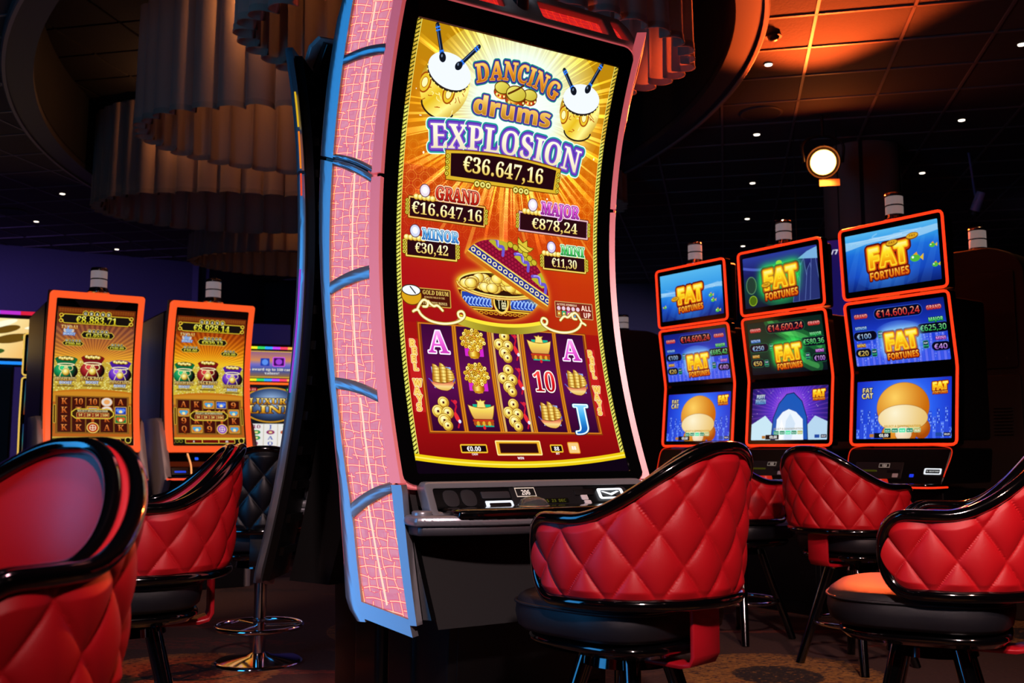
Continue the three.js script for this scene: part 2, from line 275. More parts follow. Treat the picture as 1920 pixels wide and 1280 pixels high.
  arcText(g, 'DANCING', 305, 735, (t) => 116 + 150 * (t - 0.5) * (t - 0.5) * 1.2 + (t - 0.5) * 6, 98, { fill: ['#ffdf80', '#e09420', '#b8600c'], strokes: purple });
  disc(g, 452, 196, 38, 40, null); for (const [x, y, r] of [[446, 190, 40], [588, 196, 38], [518, 204, 52]]) { disc(g, x, y + r * 0.35, r, r * 0.72, lg(g, x - r, 0, x + r, 0, [[0, '#6a2c04'], [0.35, '#ffd24a'], [0.65, '#b8420c'], [1, '#5c2204']])); disc(g, x, y - r * 0.1, r * 0.95, r * 0.6, lg(g, x - r, y - r, x + r, y + r, [[0, '#f6ee7a'], [1, '#b7a01c']]), 0, '#5c3a08', 4); for (let k = 0; k < 8; k++) disc(g, x - r * 0.8 + k * r * 0.23, y + r * (0.5 + 0.3 * Math.sin(k * 0.45)), 5, 5, k % 2 ? '#ffef90' : '#c2301a'); }
  curve(g, [[480, 204], [516, 184], [548, 160]], '#5a2c08', 8);
  otext(g, 'drums', 515, 272, 128, { font: 'sans-serif', w: 400, sy: 0.78, fill: ['#ffe9a0', '#e2a93c', '#b0741c'], strokes: [['#1c8f86', 28], ['#4a2a96', 20], ['#f0c060', 6]] });
  arcText(g, 'EXPLOSION', 132, 900, (t) => 404 + 118 * (t - 0.5) * (t - 0.5), 140, { fill: ['#fffbe8', '#f6efd2', '#e6d9b8'], strokes: [['#e8fff4', 50], ['#1c9c92', 40], ['#5a34b0', 28], ['#7d50c8', 14]] });
  // top jackpot
  g.beginPath(); g.moveTo(212, 478); g.quadraticCurveTo(505, 438, 800, 474); g.lineTo(792, 588); g.lineTo(222, 600); g.closePath(); g.fillStyle = '#d8b12a'; g.fill(); g.strokeStyle = '#7a3d06'; g.lineWidth = 4; g.stroke();
  g.beginPath(); g.moveTo(238, 488); g.quadraticCurveTo(505, 450, 776, 484); g.lineTo(768, 572); g.lineTo(244, 582); g.closePath(); g.fillStyle = '#22070e'; g.fill();
  for (const x of [224, 790]) for (let k = 0; k < 4; k++) { disc(g, x, 502 + k * 24, 9, 9, '#e7d84a', 0, '#6d5a08', 3); disc(g, x, 502 + k * 24, 3, 3, '#5a4306'); }
  for (const x of [374, 402, 430, 570, 598, 626]) { disc(g, x, 598, 14, 14, '#ece37c', 0, '#6d5a08', 4); disc(g, x, 598, 5, 5, '#7a5a0a'); }
  otext(g, '€36.647,16', 505, 522, 92, { w: 412, fill: money, strokes: [['#5a3a06', 5]] });
  plaque(g, 62, 698, 352, 76, '#d48a1c'); medal(g, 128, 662, 38); otext(g, 'GRAND', 284, 662, 76, { w: 214, fill: ['#ff8a70', '#d4301c', '#a01008'], strokes: [['#f8cfa8', 16], ['#5c0a06', 6]] }); otext(g, '€16.647,16', 238, 737, 70, { w: 338, fill: money });
  plaque(g, 600, 694, 362, 74, '#c687b4'); medal(g, 664, 654, 40); otext(g, 'MAJOR', 812, 660, 72, { w: 206, fill: ['#ff9cf0', '#d94cd0', '#a028a0'], strokes: [['#f3c6ee', 16], ['#5a0a58', 6]] }); otext(g, '€878,24', 786, 732, 68, { w: 250, fill: money });
  plaque(g, 52, 870, 226, 68); medal(g, 88, 836, 38, '#cfd6f0'); otext(g, 'MINOR', 206, 842, 62, { w: 172, fill: ['#d8f4ff', '#5cb0f0', '#2a70c8'], strokes: [['#eef8ff', 14], ['#15406e', 5]] }); otext(g, '€30,42', 166, 904, 60, { w: 158, fill: money });
  plaque(g, 728, 866, 222, 62); medal(g, 768, 832, 38, '#d4c8ee'); otext(g, 'MINI', 884, 838, 58, { w: 130, fill: ['#d8ffd0', '#5cdc70', '#1c9a3a'], strokes: [['#d8ffe0', 13], ['#0a5a20', 5]] }); otext(g, '€11,30', 838, 898, 56, { w: 140, fill: money });
  // bowl of coins with open lid
  const bx = 494;
  g.save(); g.shadowColor = '#ffe030'; g.shadowBlur = 30; disc(g, bx, 1028, 216, 62, '#d8a020'); g.beginPath(); g.ellipse(bx, 1028, 214, 152, 0, 0, 3.1416); g.fillStyle = '#5c0e0a'; g.fill(); g.restore();
  g.save(); g.beginPath(); g.ellipse(bx, 1028, 214, 152, 0, 0, 3.1416); g.clip(); g.fillStyle = '#b23414'; g.fillRect(270, 1020, 460, 40); g.fillStyle = '#e8c038'; g.fillRect(270, 1056, 460, 8); g.fillRect(270, 1140, 460, 7);
  for (const [x0, x1] of [[300, 448], [540, 700]]) { rrect(g, x0, 1068, x1 - x0, 66, 6, '#2340a8', '#e0b030', 5); for (let k = 0; k < 8; k++) { const cx = x0 + 14 + k * (x1 - x0 - 28) / 7; curve(g, [[cx - 12, 1112], [cx, 1086], [cx + 10, 1100], [cx, 1120], [cx + 14, 1126]], '#9fc4ff', 5); } }
  for (let k = 0; k < 18; k++) { disc(g, 296 + k * 24, 1047, 9, 5, null, 0, '#ffe68a', 4); disc(g, 296 + k * 24, 1156, 9, 5, null, 0, '#d6941c', 4); }
  disc(g, bx, 1102, 40, 54, '#f6cf58'); disc(g, bx, 1102, 31, 44, '#1a1206');
  for (const q of [[[-18, -22], [-4, -22]], [[-20, -8], [-2, -8]], [[-11, -8], [-11, 30]], [[4, -26], [22, -26]], [[6, -14], [20, -14]], [[6, -14], [6, -2]], [[20, -14], [20, -2]], [[4, 4], [22, 4]], [[4, 4], [4, 30]], [[22, 4], [22, 30]], [[13, 4], [13, 30]], [[4, 17], [22, 17]], [[4, 30], [22, 30]]]) curve(g, q.map(([a, b]) => [bx + a, 1102 + b]), '#f0e6b0', 4.5);
  g.restore();
  disc(g, bx, 1026, 202, 52, '#2c1208', 0, '#f0dc70', 7);
  for (let k = 0; k < 40; k++) { const a = rr(-1, 1), b = rr(-0.2, 1); goldCoin(g, bx - 40 + a * 140, 1040 - b * 46 * (1 - a * a), 30, 21, rr(-0.3, 0.3)); }
  g.beginPath(); g.ellipse(bx, 1028, 212, 60, 0, 0.02, 3.12); g.strokeStyle = '#c07c14'; g.lineWidth = 12; g.stroke(); g.strokeStyle = '#ffe98a'; g.lineWidth = 4; g.stroke();
  g.save(); g.translate(532, 1006); g.rotate(0.49); g.shadowColor = '#ffe030'; g.shadowBlur = 26;
  g.beginPath(); g.ellipse(0, 10, 228, 172, 0, Math.PI, 2 * Math.PI); g.closePath(); g.fillStyle = '#a0163a'; g.fill(); g.shadowBlur = 0; g.save(); g.clip();
  for (let j = 0; j < 14; j++) for (let i = 0; i < 26; i++) disc(g, -230 + i * 19 + (j % 2) * 9, -190 + j * 15, 8, 8, null, 0, 'rgba(90,0,30,.6)', 3);
  for (const [x, y] of [[-110, -110], [30, -120], [150, -80]]) { poly(g, [[x - 50, y + 4], [x - 20, y - 50], [x + 30, y - 60], [x + 50, y - 14], [x + 14, y + 12]], '#b8b02a'); curve(g, [[x - 50, y - 10], [x - 20, y - 34], [x, y + 2], [x + 26, y - 18], [x + 40, y + 20]], '#6a55c8', 15); curve(g, [[x - 44, y - 16], [x - 18, y - 38], [x + 2, y - 2]], '#b8a8ff', 5); }
  g.fillStyle = '#2a2f8c'; g.fillRect(-240, -48, 490, 34); g.fillStyle = '#f0d860'; g.fillRect(-240, -54, 490, 7); g.fillRect(-240, -15, 490, 7); for (let k = 0; k < 15; k++) { disc(g, -206 + k * 30, -31, 9, 8, null, 0, '#f6ecb0', 5); disc(g, -198 + k * 30, -27, 4, 4, '#f6ecb0'); }
  g.fillStyle = '#c86a16'; g.fillRect(-240, -8, 490, 20); g.restore();
  for (let k = 0; k < 6; k++) disc(g, -60 + k * 28, -162 + Math.abs(k - 2.2) * 4, 15, 13, '#c8b82e', 0, '#6a5408', 3); disc(g, 4, -182, 32, 18, '#e6d24a', 0, '#6a5408', 3); poly(g, [[4, -224], [-6, -248], [26, -238], [40, -262], [54, -238], [86, -248], [76, -224]].map(([a, b]) => [a - 36, b + 42]), '#d9c038', '#6a5408', 3); g.restore();
  // small plaques
  rrect(g, 96, 1074, 150, 74, 3, '#4a1208', '#c8a040', 5); disc(g, 66, 1108, 46, 40, '#d8a018', 0, '#6a3a06', 4); disc(g, 66, 1086, 42, 22, '#f2f4fa', 0, '#3a2a18', 4); curve(g, [[62, 1072], [84, 1098]], '#222', 5); otext(g, 'GOLD DRUM', 178, 1090, 26, { w: 122, fill: '#f2d868' }); otext(g, 'REMAINS WILD IN THE', 172, 1110, 11, { w: 96, fill: '#e0c070' }); otext(g, 'FREE SPINS BONUS', 174, 1134, 16, { w: 112, fill: '#f0dc8a' });
  rrect(g, 776, 1076, 204, 72, 3, '#7a2418', '#c8a060', 4); otext(g, 'ACTIVE SYMBOLS', 840, 1088, 13, { w: 110, fill: '#ffe8c0' }); ['#c8742c', '#2fae7a', '#c858a8', '#58a0d8', '#b8582c'].forEach((c, k) => { rrect(g, 784 + k * 26, 1118, 22, 26, 2, c); disc(g, 795 + k * 26, 1106, 10, 10, '#e6c8d8'); goldCoin(g, 795 + k * 26, 1131, 7, 7); }); otext(g, 'ALL', 946, 1098, 34, { font: 'sans-serif', w: 56, fill: '#ffe6d0', strokes: [['#8a1c10', 6]] }); otext(g, 'UP', 948, 1130, 34, { font: 'sans-serif', w: 42, fill: '#ffe6d0', strokes: [['#8a1c10', 6]] });
  // reels
  const X = [92, 252, 420, 584, 754, 918], Y0 = 1224, Y1 = 1662; g.fillStyle = '#8a3a0c'; g.fillRect(X[0] - 10, Y0 - 8, X[5] - X[0] + 20, Y1 - Y0 + 18);
  for (let c = 0; c < 5; c++) { g.fillStyle = lg(g, 0, Y0, 0, Y1, [[0, '#3c0636'], [0.5, '#5e0c50'], [1, '#33042c']]); g.fillRect(X[c] + 9, Y0, X[c + 1] - X[c] - 18, Y1 - Y0); }
  for (let c = 1; c < 5; c++) { g.fillStyle = lg(g, X[c] - 11, 0, X[c] + 11, 0, [[0, '#8a3c06'], [0.3, '#e89020'], [0.5, '#8a4406'], [0.7, '#f0a028'], [1, '#7a3204']]); g.fillRect(X[c] - 11, Y0, 22, Y1 - Y0); } for (const c of [2, 3]) { g.fillStyle = '#d8a85a'; g.fillRect(c === 2 ? X[2] + 12 : X[3] - 24, Y0, 11, Y1 - Y0); }
  g.strokeStyle = '#d8801c'; g.lineWidth = 5; g.strokeRect(X[0] - 3, Y0 - 2, X[5] - X[0] + 6, Y1 - Y0 + 4);
  const rows = [['A', 'tree', 'coins', 'ingot', 'A'], ['ship', 'tree', 'coins', 'T', 'ship'], ['coins', 'ingot', 'coins', 'ship', 'J']]; rows.forEach((r, j) => r.forEach((s, c) => SYM[s](g, (X[c] + X[c + 1]) / 2 + 2, Y0 + 74 + j * 146, 0.86)));
  g.save(); g.beginPath(); g.moveTo(250, 1208); g.quadraticCurveTo(494, 1280, 740, 1208); g.lineTo(700, 1184); g.quadraticCurveTo(494, 1226, 290, 1184); g.closePath(); g.fillStyle = lg(g, 250, 0, 740, 0, [[0, '#c8b83a'], [0.5, '#8a7c18'], [1, '#d0c24a']]); g.fill(); g.restore(); g.beginPath(); g.moveTo(290, 1180); g.quadraticCurveTo(494, 1232, 700, 1180); g.strokeStyle = '#f6e23a'; g.lineWidth = 16; g.stroke();
  scroll(g, 70, 1164, 1.08, 1); scroll(g, 934, 1164, 1.08, -1);
  for (const x of [58, 942]) { g.fillStyle = '#c01c1c'; g.fillRect(x - 24, 1288, 48, 300); [...'REEL WAYS'].forEach((c, i) => c !== ' ' && otext(g, c, x + (i % 2 ? 3 : -3), 1308 + i * 32.5, 40, { font: 'sans-serif', fill: '#ffdc70', strokes: [['#fff4c0', 10], ['#d88a1c', 5]] })); }
  rrect(g, 212, 1716, 118, 30, 3, '#16040a', '#e8b82a', 6); otext(g, '€0.00', 270, 1732, 26, { font: 'sans-serif', fill: '#fff' }); otext(g, 'CASH', 270, 1753, 11, { font: 'sans-serif', fill: '#fff' });
  rrect(g, 376, 1700, 214, 56, 3, '#e8b02a', '#fff09a', 5); rrect(g, 392, 1710, 182, 38, 2, '#2a060c', '#7a4006', 3); otext(g, 'WIN', 482, 1768, 15, { font: 'sans-serif', fill: '#fff' });
  rrect(g, 640, 1716, 58, 28, 3, '#16040a', '#e8b82a', 6); otext(g, '88', 669, 1731, 24, { font: 'sans-serif', fill: '#fff' }); otext(g, 'BET', 669, 1751, 11, { font: 'sans-serif', fill: '#fff' });
  rrect(g, 730, 1704, 56, 46, 6, '#f0c87a', '#e08a1c', 4); otext(g, '88', 758, 1728, 22, { font: 'sans-serif', fill: '#fff' });
  g.fillStyle = '#0c0210'; g.beginPath(); g.moveTo(0, 1756); g.quadraticCurveTo(490, 1828, 1024, 1750); g.lineTo(1024, H); g.lineTo(0, H); g.closePath(); g.fill();
  g.beginPath(); g.moveTo(0, 1762); g.quadraticCurveTo(490, 1832, 1024, 1756); g.strokeStyle = '#e8c810'; g.lineWidth = 26; g.stroke(); g.strokeStyle = '#f6e860'; g.lineWidth = 6; g.stroke();
}

// the two tall portrait games
function drawBags(g, W, H, o) {
  const S = W / 512;
  g.scale(S, S); W = 512; H /= S;
  g.fillStyle = lg(g, 0, 0, 0, H, o.wash ? [[0, '#5c2008'], [0.16, '#7a4030'], [0.28, '#a8602a'], [0.36, '#d0902a'], [0.42, '#c8a040']] : [[0, '#5c1806'], [0.16, '#9a3a08'], [0.27, '#c8700c'], [0.36, '#e8b020'], [0.42, '#e0c040']]); g.fillRect(0, 0, W, H);
  g.globalCompositeOperation = 'lighter'; for (let k = 0; k < 30; k++) { const a = -3.14 + k / 30 * 3.14; g.beginPath(); g.moveTo(256, 360); g.lineTo(256 + 400 * Math.cos(a), 360 + 300 * Math.sin(a)); g.lineTo(256 + 400 * Math.cos(a + 0.05), 360 + 300 * Math.sin(a + 0.05)); g.closePath(); g.fillStyle = 'rgba(255,190,40,.16)'; g.fill(); } g.globalCompositeOperation = 'source-over';
  for (let k = 0; k < 420; k++) { const y = rr(355, 560); goldCoin(g, rr(0, W), y, rr(7, 14), rr(4, 7), rr(-0.4, 0.4)); } g.fillStyle = 'rgba(200,190,40,.32)'; g.fillRect(0, 350, W, 215);
  disc(g, 270, 640, 420, 100, '#c8741a'); g.fillStyle = '#b8601a'; g.fillRect(0, 600, W, 260); disc(g, 270, 600, 360, 44, '#d08a24');
  // grand panel
  g.fillStyle = '#6a2a0c'; g.fillRect(6, 6, 500, 104); for (let k = 0; k < 60; k++) g.strokeStyle = '#a85a1a', g.lineWidth = 2, g.strokeRect(10 + (k % 30) * 16.6, 10 + Math.floor(k / 30) * 12, 9, 7);
  poly(g, [[46, 46], [466, 46], [492, 70], [466, 104], [46, 104], [20, 70]], '#17110c', '#e0c030', 5); for (const x of [26, 486]) for (const y of [54, 90]) disc(g, x, y, 12, 10, null, 0, '#e8cc3c', 5);
  [...'GRAND'].forEach((c, i) => { disc(g, 180 + i * 38, 36, 17, 17, '#14100a', 0, '#e8c83c', 4); otext(g, c, 180 + i * 38, 37, 24, { font: 'serif', fill: '#fffce0' }); });
  otext(g, o.grand, 256, 78, 62, { w: o.gw ?? 270, fill: ['#ffff9a', '#e8dc30', '#b8a010'], strokes: [['#3a2c04', 4]] });
  const pill = (x, y, w, name, val, s) => { poly(g, [[x - w / 2, y], [x - w / 2 + 16, y - 20 * s], [x + w / 2 - 16, y - 20 * s], [x + w / 2, y], [x + w / 2 - 16, y + 20 * s], [x - w / 2 + 16, y + 20 * s]], '#17130f', '#e0c444', 4 * s); [...name].forEach((c, i) => { const cx = x + (i - (name.length - 1) / 2) * 28 * s; disc(g, cx, y - 26 * s, 12 * s, 12 * s, '#14100a', 0, '#e8d060', 3 * s); otext(g, c, cx, y - 25 * s, 16 * s, { fill: '#fff' }); }); otext(g, val, x, y + 2, 34 * s, { w: w * 0.72, fill: ['#ffffa0', '#e8dc30', '#b8a010'] }); };
  pill(270, 176, 218, 'MAJOR', o.major, 1); pill(112, 238, 138, 'MINOR', o.minor, 0.75); pill(402, 254, 132, 'MINI', o.mini, 0.75);
  disc(g, 80, 150, 34, 30, '#d8c8b8'); disc(g, 80, 150, 22, 20, '#8aa8d8'); otext(g, 'FU DAI', 84, 130, 30, { w: 106, fill: ['#fff0a0', '#e8a030'], strokes: [['#7a2008', 6]] }); otext(g, 'BOOST', 84, 176, 22, { w: 78, fill: '#d8ecff', strokes: [['#2050a8', 6]] });
  const bag = (x, y, s, c0, c1, t) => {
    disc(g, x, y, 68 * s, 50 * s, rg(g, x - 22 * s, y - 20 * s, 4, 84 * s, [[0, c1], [0.6, c0], [1, '#140808']])); g.beginPath(); g.moveTo(x - 48 * s, y - 40 * s); g.quadraticCurveTo(x, y - 30 * s, x + 48 * s, y - 40 * s); g.lineTo(x + 66 * s, y - 72 * s); g.quadraticCurveTo(x, y - 50 * s, x - 66 * s, y - 72 * s); g.closePath(); g.fillStyle = c0; g.fill(); disc(g, x, y - 70 * s, 62 * s, 17 * s, c0); disc(g, x, y - 72 * s, 48 * s, 12 * s, '#4a2a08'); for (let k = 0; k < 6; k++) goldCoin(g, x - 34 * s + k * 13 * s, y - 76 * s + (k % 2) * 4, 11 * s, 8 * s);
    disc(g, x, y - 38 * s, 46 * s, 7 * s, null, 0, '#fff0c0', 5 * s); for (const m of [-1, 1]) { disc(g, x + m * 20 * s, y - 18 * s, 18 * s, 15 * s, null, 0, '#f6e6a0', 4 * s); curve(g, [[x, y - 34 * s], [x + m * 26 * s, y + 10 * s], [x + m * 34 * s, y + 34 * s]], '#f6e6a0', 4 * s); } goldCoin(g, x, y + 6 * s, 20 * s, 20 * s);
    otext(g, t, x, y + 46 * s, 28 * s, { w: 122 * s, fill: ['#fff2b0', '#e8b040'], strokes: [['#4a1808', 7]] }); otext(g, 'BOOST', x, y + 68 * s, 20 * s, { w: 70 * s, fill: '#eaf4ff', strokes: [['#3a4a88', 5]] }); rrect(g, x - 48 * s, y + 82 * s, 96 * s, 10 * s, 3, 'rgba(70,40,8,.55)');
  };
  bag(76, 424, 1.14, '#0c6a3a', '#3ad888', 'PROSPERITY'); bag(248, 414, 1.2, '#7a1016', '#e8484a', 'JACKPOT'); bag(432, 436, 1.14, '#4a1a98', '#b070ff', 'LONGEVITY');
  // reels
  const R = [[26, 118, 210, 302, 394, 486], 596, 830]; g.fillStyle = '#8a5a1c'; g.fillRect(16, 588, 480, 252);
  for (let c = 0; c < 5; c++) { g.fillStyle = '#40100a'; g.fillRect(R[0][c] + 4, R[1], 84, 234); for (let r = 0; r < 4; r++) { const s = o.reels[c][r], x = R[0][c] + 46, y = R[1] + 30 + r * 58; if (s === 'b' || s === 'g' || s === 'o') { rrect(g, x - 38, y - 26, 76, 52, 4, { b: '#2038a0', g: '#1c7a3a', o: '#c87828' }[s], '#e0b040', 4); for (let k = 0; k < 5; k++) disc(g, x - 18 + k * 9, y - 4 + (k % 2) * 10, 13, 11, { b: '#5a88f0', g: '#d0602a', o: '#4aa8d8' }[s]); disc(g, x, y + 6, 12, 10, '#ffe8a0'); } else if (s === 'c') { disc(g, x, y, 37, 33, o.chip, 0, '#f0c860', 6); disc(g, x, y, 20, 18, null, 0, '#fff0d0', 4); curve(g, [[x - 18, y], [x + 18, y]], '#fff0d0', 4); curve(g, [[x, y - 16], [x, y + 16]], '#fff0d0', 4); } else if (s === 'm') { disc(g, x, y, 37, 30, '#e8dcd0', 0, '#c87a2c', 4); disc(g, x, y, 20, 16, '#f0a860'); } else otext(g, s, x, y, 56, { w: s.length > 1 ? 58 : 42, fill: ['#f09a50', '#d86a28', '#9a3a10'], strokes: [['#2a0804', 5]] }); } }
  poly(g, [[120, 696], [146, 676], [366, 676], [392, 696], [392, 718], [366, 738], [146, 738], [120, 718]], '#3a1c08', '#e8cc3c', 6); otext(g, 'SELECT DENOMINATION', 256, 688, 17, { w: 198, fill: '#fff6c0' }); ['1¢', '2¢', '5¢', '10¢'].forEach((s, i) => { rrect(g, 152 + i * 54, 700, 48, 32, 3, '#7a1410', '#e8a050', 3); otext(g, s, 176 + i * 54, 716, 24, { fill: '#ffe880' }); });
  for (const x of [4, 494]) rrect(g, x, 650, 14, 120, 3, '#5a3408', '#e0c040', 3);
  g.fillStyle = '#14100c'; g.fillRect(0, 872, W, 40); [[76, 196, '8'], [198, 316, ''], [318, 436, '88']].forEach(([a, b, s]) => { rrect(g, a, 874, b - a, 26, 3, '#6a0c08', '#e8c83c', 4); otext(g, s, (a + b) / 2, 888, 18, { fill: '#fff' }); }); disc(g, 486, 882, 19, 19, '#1a140a', 0, '#e8d050', 5); for (const x of [18, 44]) disc(g, x, 886, 12, 10, '#2c2a10', 0, '#8a8a20', 3);
}

// the three-screen games
function logo(g, x, y, w, glowc) {
  g.save(); g.translate(x, y); g.rotate(-0.04); const k = w / 200; g.scale(k, k);
  if (glowc) { g.shadowColor = glowc; g.shadowBlur = 40 * k; }
  otext(g, 'FAT', 0, -18, 104, { font: 'sans-serif', w: 176, sy: 1.02, fill: '#5c1208', strokes: [['#4a0c06', 40], ['#c83a0c', 28]] }); g.shadowBlur = 0;
  otext(g, 'FAT', 0, -20, 104, { font: 'sans-serif', w: 176, sy: 1.02, fill: ['#fffbb0', '#ffe628', '#f6a810', '#e87808'], strokes: [['#f0a414', 17], ['#ffdf2a', 9]] });
  otext(g, 'FORTUNES', 0, 50, 40, { font: 'sans-serif', w: 172, fill: ['#ffe060', '#f09a18', '#d85a0c'], strokes: [['#3a0a06', 15], ['#a82a0a', 8]] });
  g.restore();
}
function fish(g, x, y, s, m) { disc(g, x, y, 22 * s, 15 * s, '#4fb83a'); poly(g, [[x - m * 20 * s, y], [x - m * 38 * s, y - 14 * s], [x - m * 34 * s, y + 14 * s]], '#e8c02a'); poly(g, [[x - 8 * s, y - 14 * s], [x + 8 * s, y - 24 * s], [x + 12 * s, y - 10 * s]], '#e8a01c'); disc(g, x + m * 10 * s, y - 4 * s, 5 * s, 5 * s, '#eaffea'); }
function drawTop(g, W, H, o) {
  const sky = o.night ? [[0, '#2c3c9c'], [0.35, '#1c1c5c'], [0.6, '#123a3c'], [1, '#101830']] : [[0, '#58b8f0'], [o.line * 0.9, '#2f94e6'], [o.line + 0.12, '#1c6ad8'], [0.75, '#1444b8'], [1, '#0a2070']];
  g.fillStyle = lg(g, 0, 0, 0, H, sky); g.fillRect(0, 0, W, H);
  if (o.night) { disc(g, W * 0.5, H * 0.62, 230, 150, rg(g, W * 0.5, H * 0.62, 20, 230, [[0, 'rgba(60,255,110,.9)'], [0.5, 'rgba(30,160,80,.6)'], [1, 'rgba(10,60,60,0)']])); for (const [x, h] of [[470, 120], [520, 200], [570, 170], [610, 230]]) poly(g, [[x - 50, H], [x - 20, H - h * 1.2], [x + 8, H - h * 1.45], [x + 46, H]], '#26306e', '#6a80c8', 3); poly(g, [[480, 70], [560, 30], [640, 10], [640, 90]], '#7ab0e0'); disc(g, 320, 74, 26, 18, '#e8d020'); disc(g, 66, 200, 44, 60, '#243c30', 0, '#5a8a60', 6); disc(g, 74, 310, 34, 34, '#4a6a10', 0, '#9ac020', 5); curve(g, [[0, 70], [160, 110], [330, 84], [500, 110]], '#4a5ac0', 18); }
  else { const y = H * o.line; g.fillStyle = 'rgba(170,215,245,.75)'; g.beginPath(); g.moveTo(0, y); for (let x = 0; x <= W; x += 40) g.lineTo(x, y + 12 * Math.sin(x * 0.012 + o.line * 9) - 18 * x / W); g.lineTo(W, y - 60); g.quadraticCurveTo(W / 2, y - 30, 0, y - 44); g.closePath(); g.fill(); for (let k = 0; k < 9; k++) curve(g, [[rr(0, W), y - rr(20, 70)], [rr(0, W), y - rr(10, 50)], [rr(0, W), y - rr(10, 60)]], 'rgba(210,235,255,.35)', rr(3, 9)); for (let k = 0; k < 7; k++) { const x = 80 + k * 90; poly(g, [[x, y], [x + 26, y], [x - 50, H], [x - 120, H]], 'rgba(120,190,255,.10)'); } disc(g, W * 0.45, H * 0.62, 260, 150, rg(g, W * 0.45, H * 0.62, 20, 260, [[0, 'rgba(80,190,255,.6)'], [1, 'rgba(40,120,255,0)']])); for (const [x, yy, s, m] of o.fish) fish(g, x, yy, s, m); }
  logo(g, W * o.lx, H * o.ly, o.lw, o.night ? '#30ff60' : null);
  for (const [x, y] of o.coins) { disc(g, x, y, 42, 19, '#7a4a06', -0.1); disc(g, x, y - 4, 40, 17, '#e0a820', -0.1, '#8a5408', 4); otext(g, 'FAT', x, y - 4, 22, { font: 'sans-serif', w: 44, sy: 0.8, fill: '#8a4c06' }); }
}
function drawMid(g, W, H, o) {
  g.fillStyle = o.night ? lg(g, 0, 0, 0, H, [[0, '#06201c'], [0.5, '#0a3a26'], [1, '#08101c']]) : lg(g, 0, 0, 0, H, [[0, '#0a1c78'], [0.5, '#1c3cd0'], [1, '#3048e0']]); g.fillRect(0, 0, W, H);
  if (o.night) { for (const c of [[[300, 60], [420, 130], [340, 200], [480, 300], [560, 330]], [[200, 0], [300, 90], [420, 100], [600, 200]]]) { curve(g, c, 'rgba(60,220,80,.28)', 90); curve(g, c, 'rgba(120,255,120,.35)', 34); } }
  else { for (let k = 0; k < 34; k++) { const x = k * 20, h = rr(70, 190); g.fillStyle = k % 2 ? 'rgba(60,90,235,.8)' : 'rgba(110,120,245,.75)'; g.fillRect(x, H - h, 17, h); for (let j = 0; j < 18; j++) if (rnd() > 0.45) { g.fillStyle = 'rgba(190,210,255,.8)'; g.fillRect(x + 3 + (j % 3) * 4, H - h + 8 + Math.floor(j / 3) * 16, 2, 8); } } disc(g, W * 0.5, H * 0.62, 200, 120, rg(g, W * 0.5, H * 0.62, 10, 200, [[0, 'rgba(150,220,255,.85)'], [1, 'rgba(60,120,255,0)']])); }
  const pill = (x, y, w, h) => rrect(g, x - w / 2, y - h / 2, w, h, h / 2, '#06061c', o.night ? '#1c5a3a' : '#2c50c8', 4);
  pill(330, 52, 330, 66); otext(g, '€14.600,24', 330, 52, 56, { font: 'sans-serif', weight: '', w: 300, fill: ['#ffc8a0', '#f04a3c', '#c01828'], strokes: [['#40060a', 3]] });
  for (const [x, s] of [[70, 44], [570, 40]]) otext(g, 'GRAND', x, s + 10, 30, { font: 'sans-serif', w: 96, fill: ['#ffe8e0', '#e02c28'], strokes: [['#8a0c10', 8]] });
  pill(550, 168, 210, 60); otext(g, 'MAJOR', 574, 120, 30, { font: 'sans-serif', w: 94, fill: ['#c8ffd0', '#20c050'], strokes: [['#06501c', 7]] }); otext(g, o.major, 552, 168, 46, { font: 'sans-serif', weight: '', w: 170, fill: ['#a8ffb0', '#28c048'] });
  pill(86, 176, 170, 58); otext(g, 'MINOR', 62, 128, 26, { font: 'sans-serif', w: 84, fill: ['#e0f0ff', '#4090e8'], strokes: [['#0c2a70', 7]] }); otext(g, o.minor, 78, 178, 42, { font: 'sans-serif', weight: '', w: 104, fill: ['#e0f0ff', '#70a8f0'] });
  pill(60, 280, 116, 54); otext(g, 'MINI', 50, 234, 24, { font: 'sans-serif', w: 62, fill: ['#fff0a0', '#e8a020'], strokes: [['#6a3006', 7]] }); otext(g, o.mini, 58, 282, 42, { font: 'sans-serif', weight: '', w: 78, fill: ['#fff0a0', '#e8b030'] });
  pill(588, 278, 120, 54); otext(g, 'MINI', 592, 232, 24, { font: 'sans-serif', w: 66, fill: ['#ffd0ff', '#c050e0'], strokes: [['#4a0c60', 7]] }); otext(g, o.mega, 586, 280, 42, { font: 'sans-serif', weight: '', w: 86, fill: ['#f0d0ff', '#b060e8'] });
  for (const [x, y] of [[196, 178], [138, 284], [492, 262]]) { rrect(g, x - 17, y - 22, 34, 44, 7, '#0c2a4a', '#30a060', 3); otext(g, 'PLAY', x, y - 8, 11, { font: 'sans-serif', fill: '#fff' }); otext(g, 'MORE', x, y + 8, 11, { font: 'sans-serif', fill: '#40e080' }); }
  logo(g, 330, 250, 250, o.night ? '#30ff60' : '#a0e0ff');
}
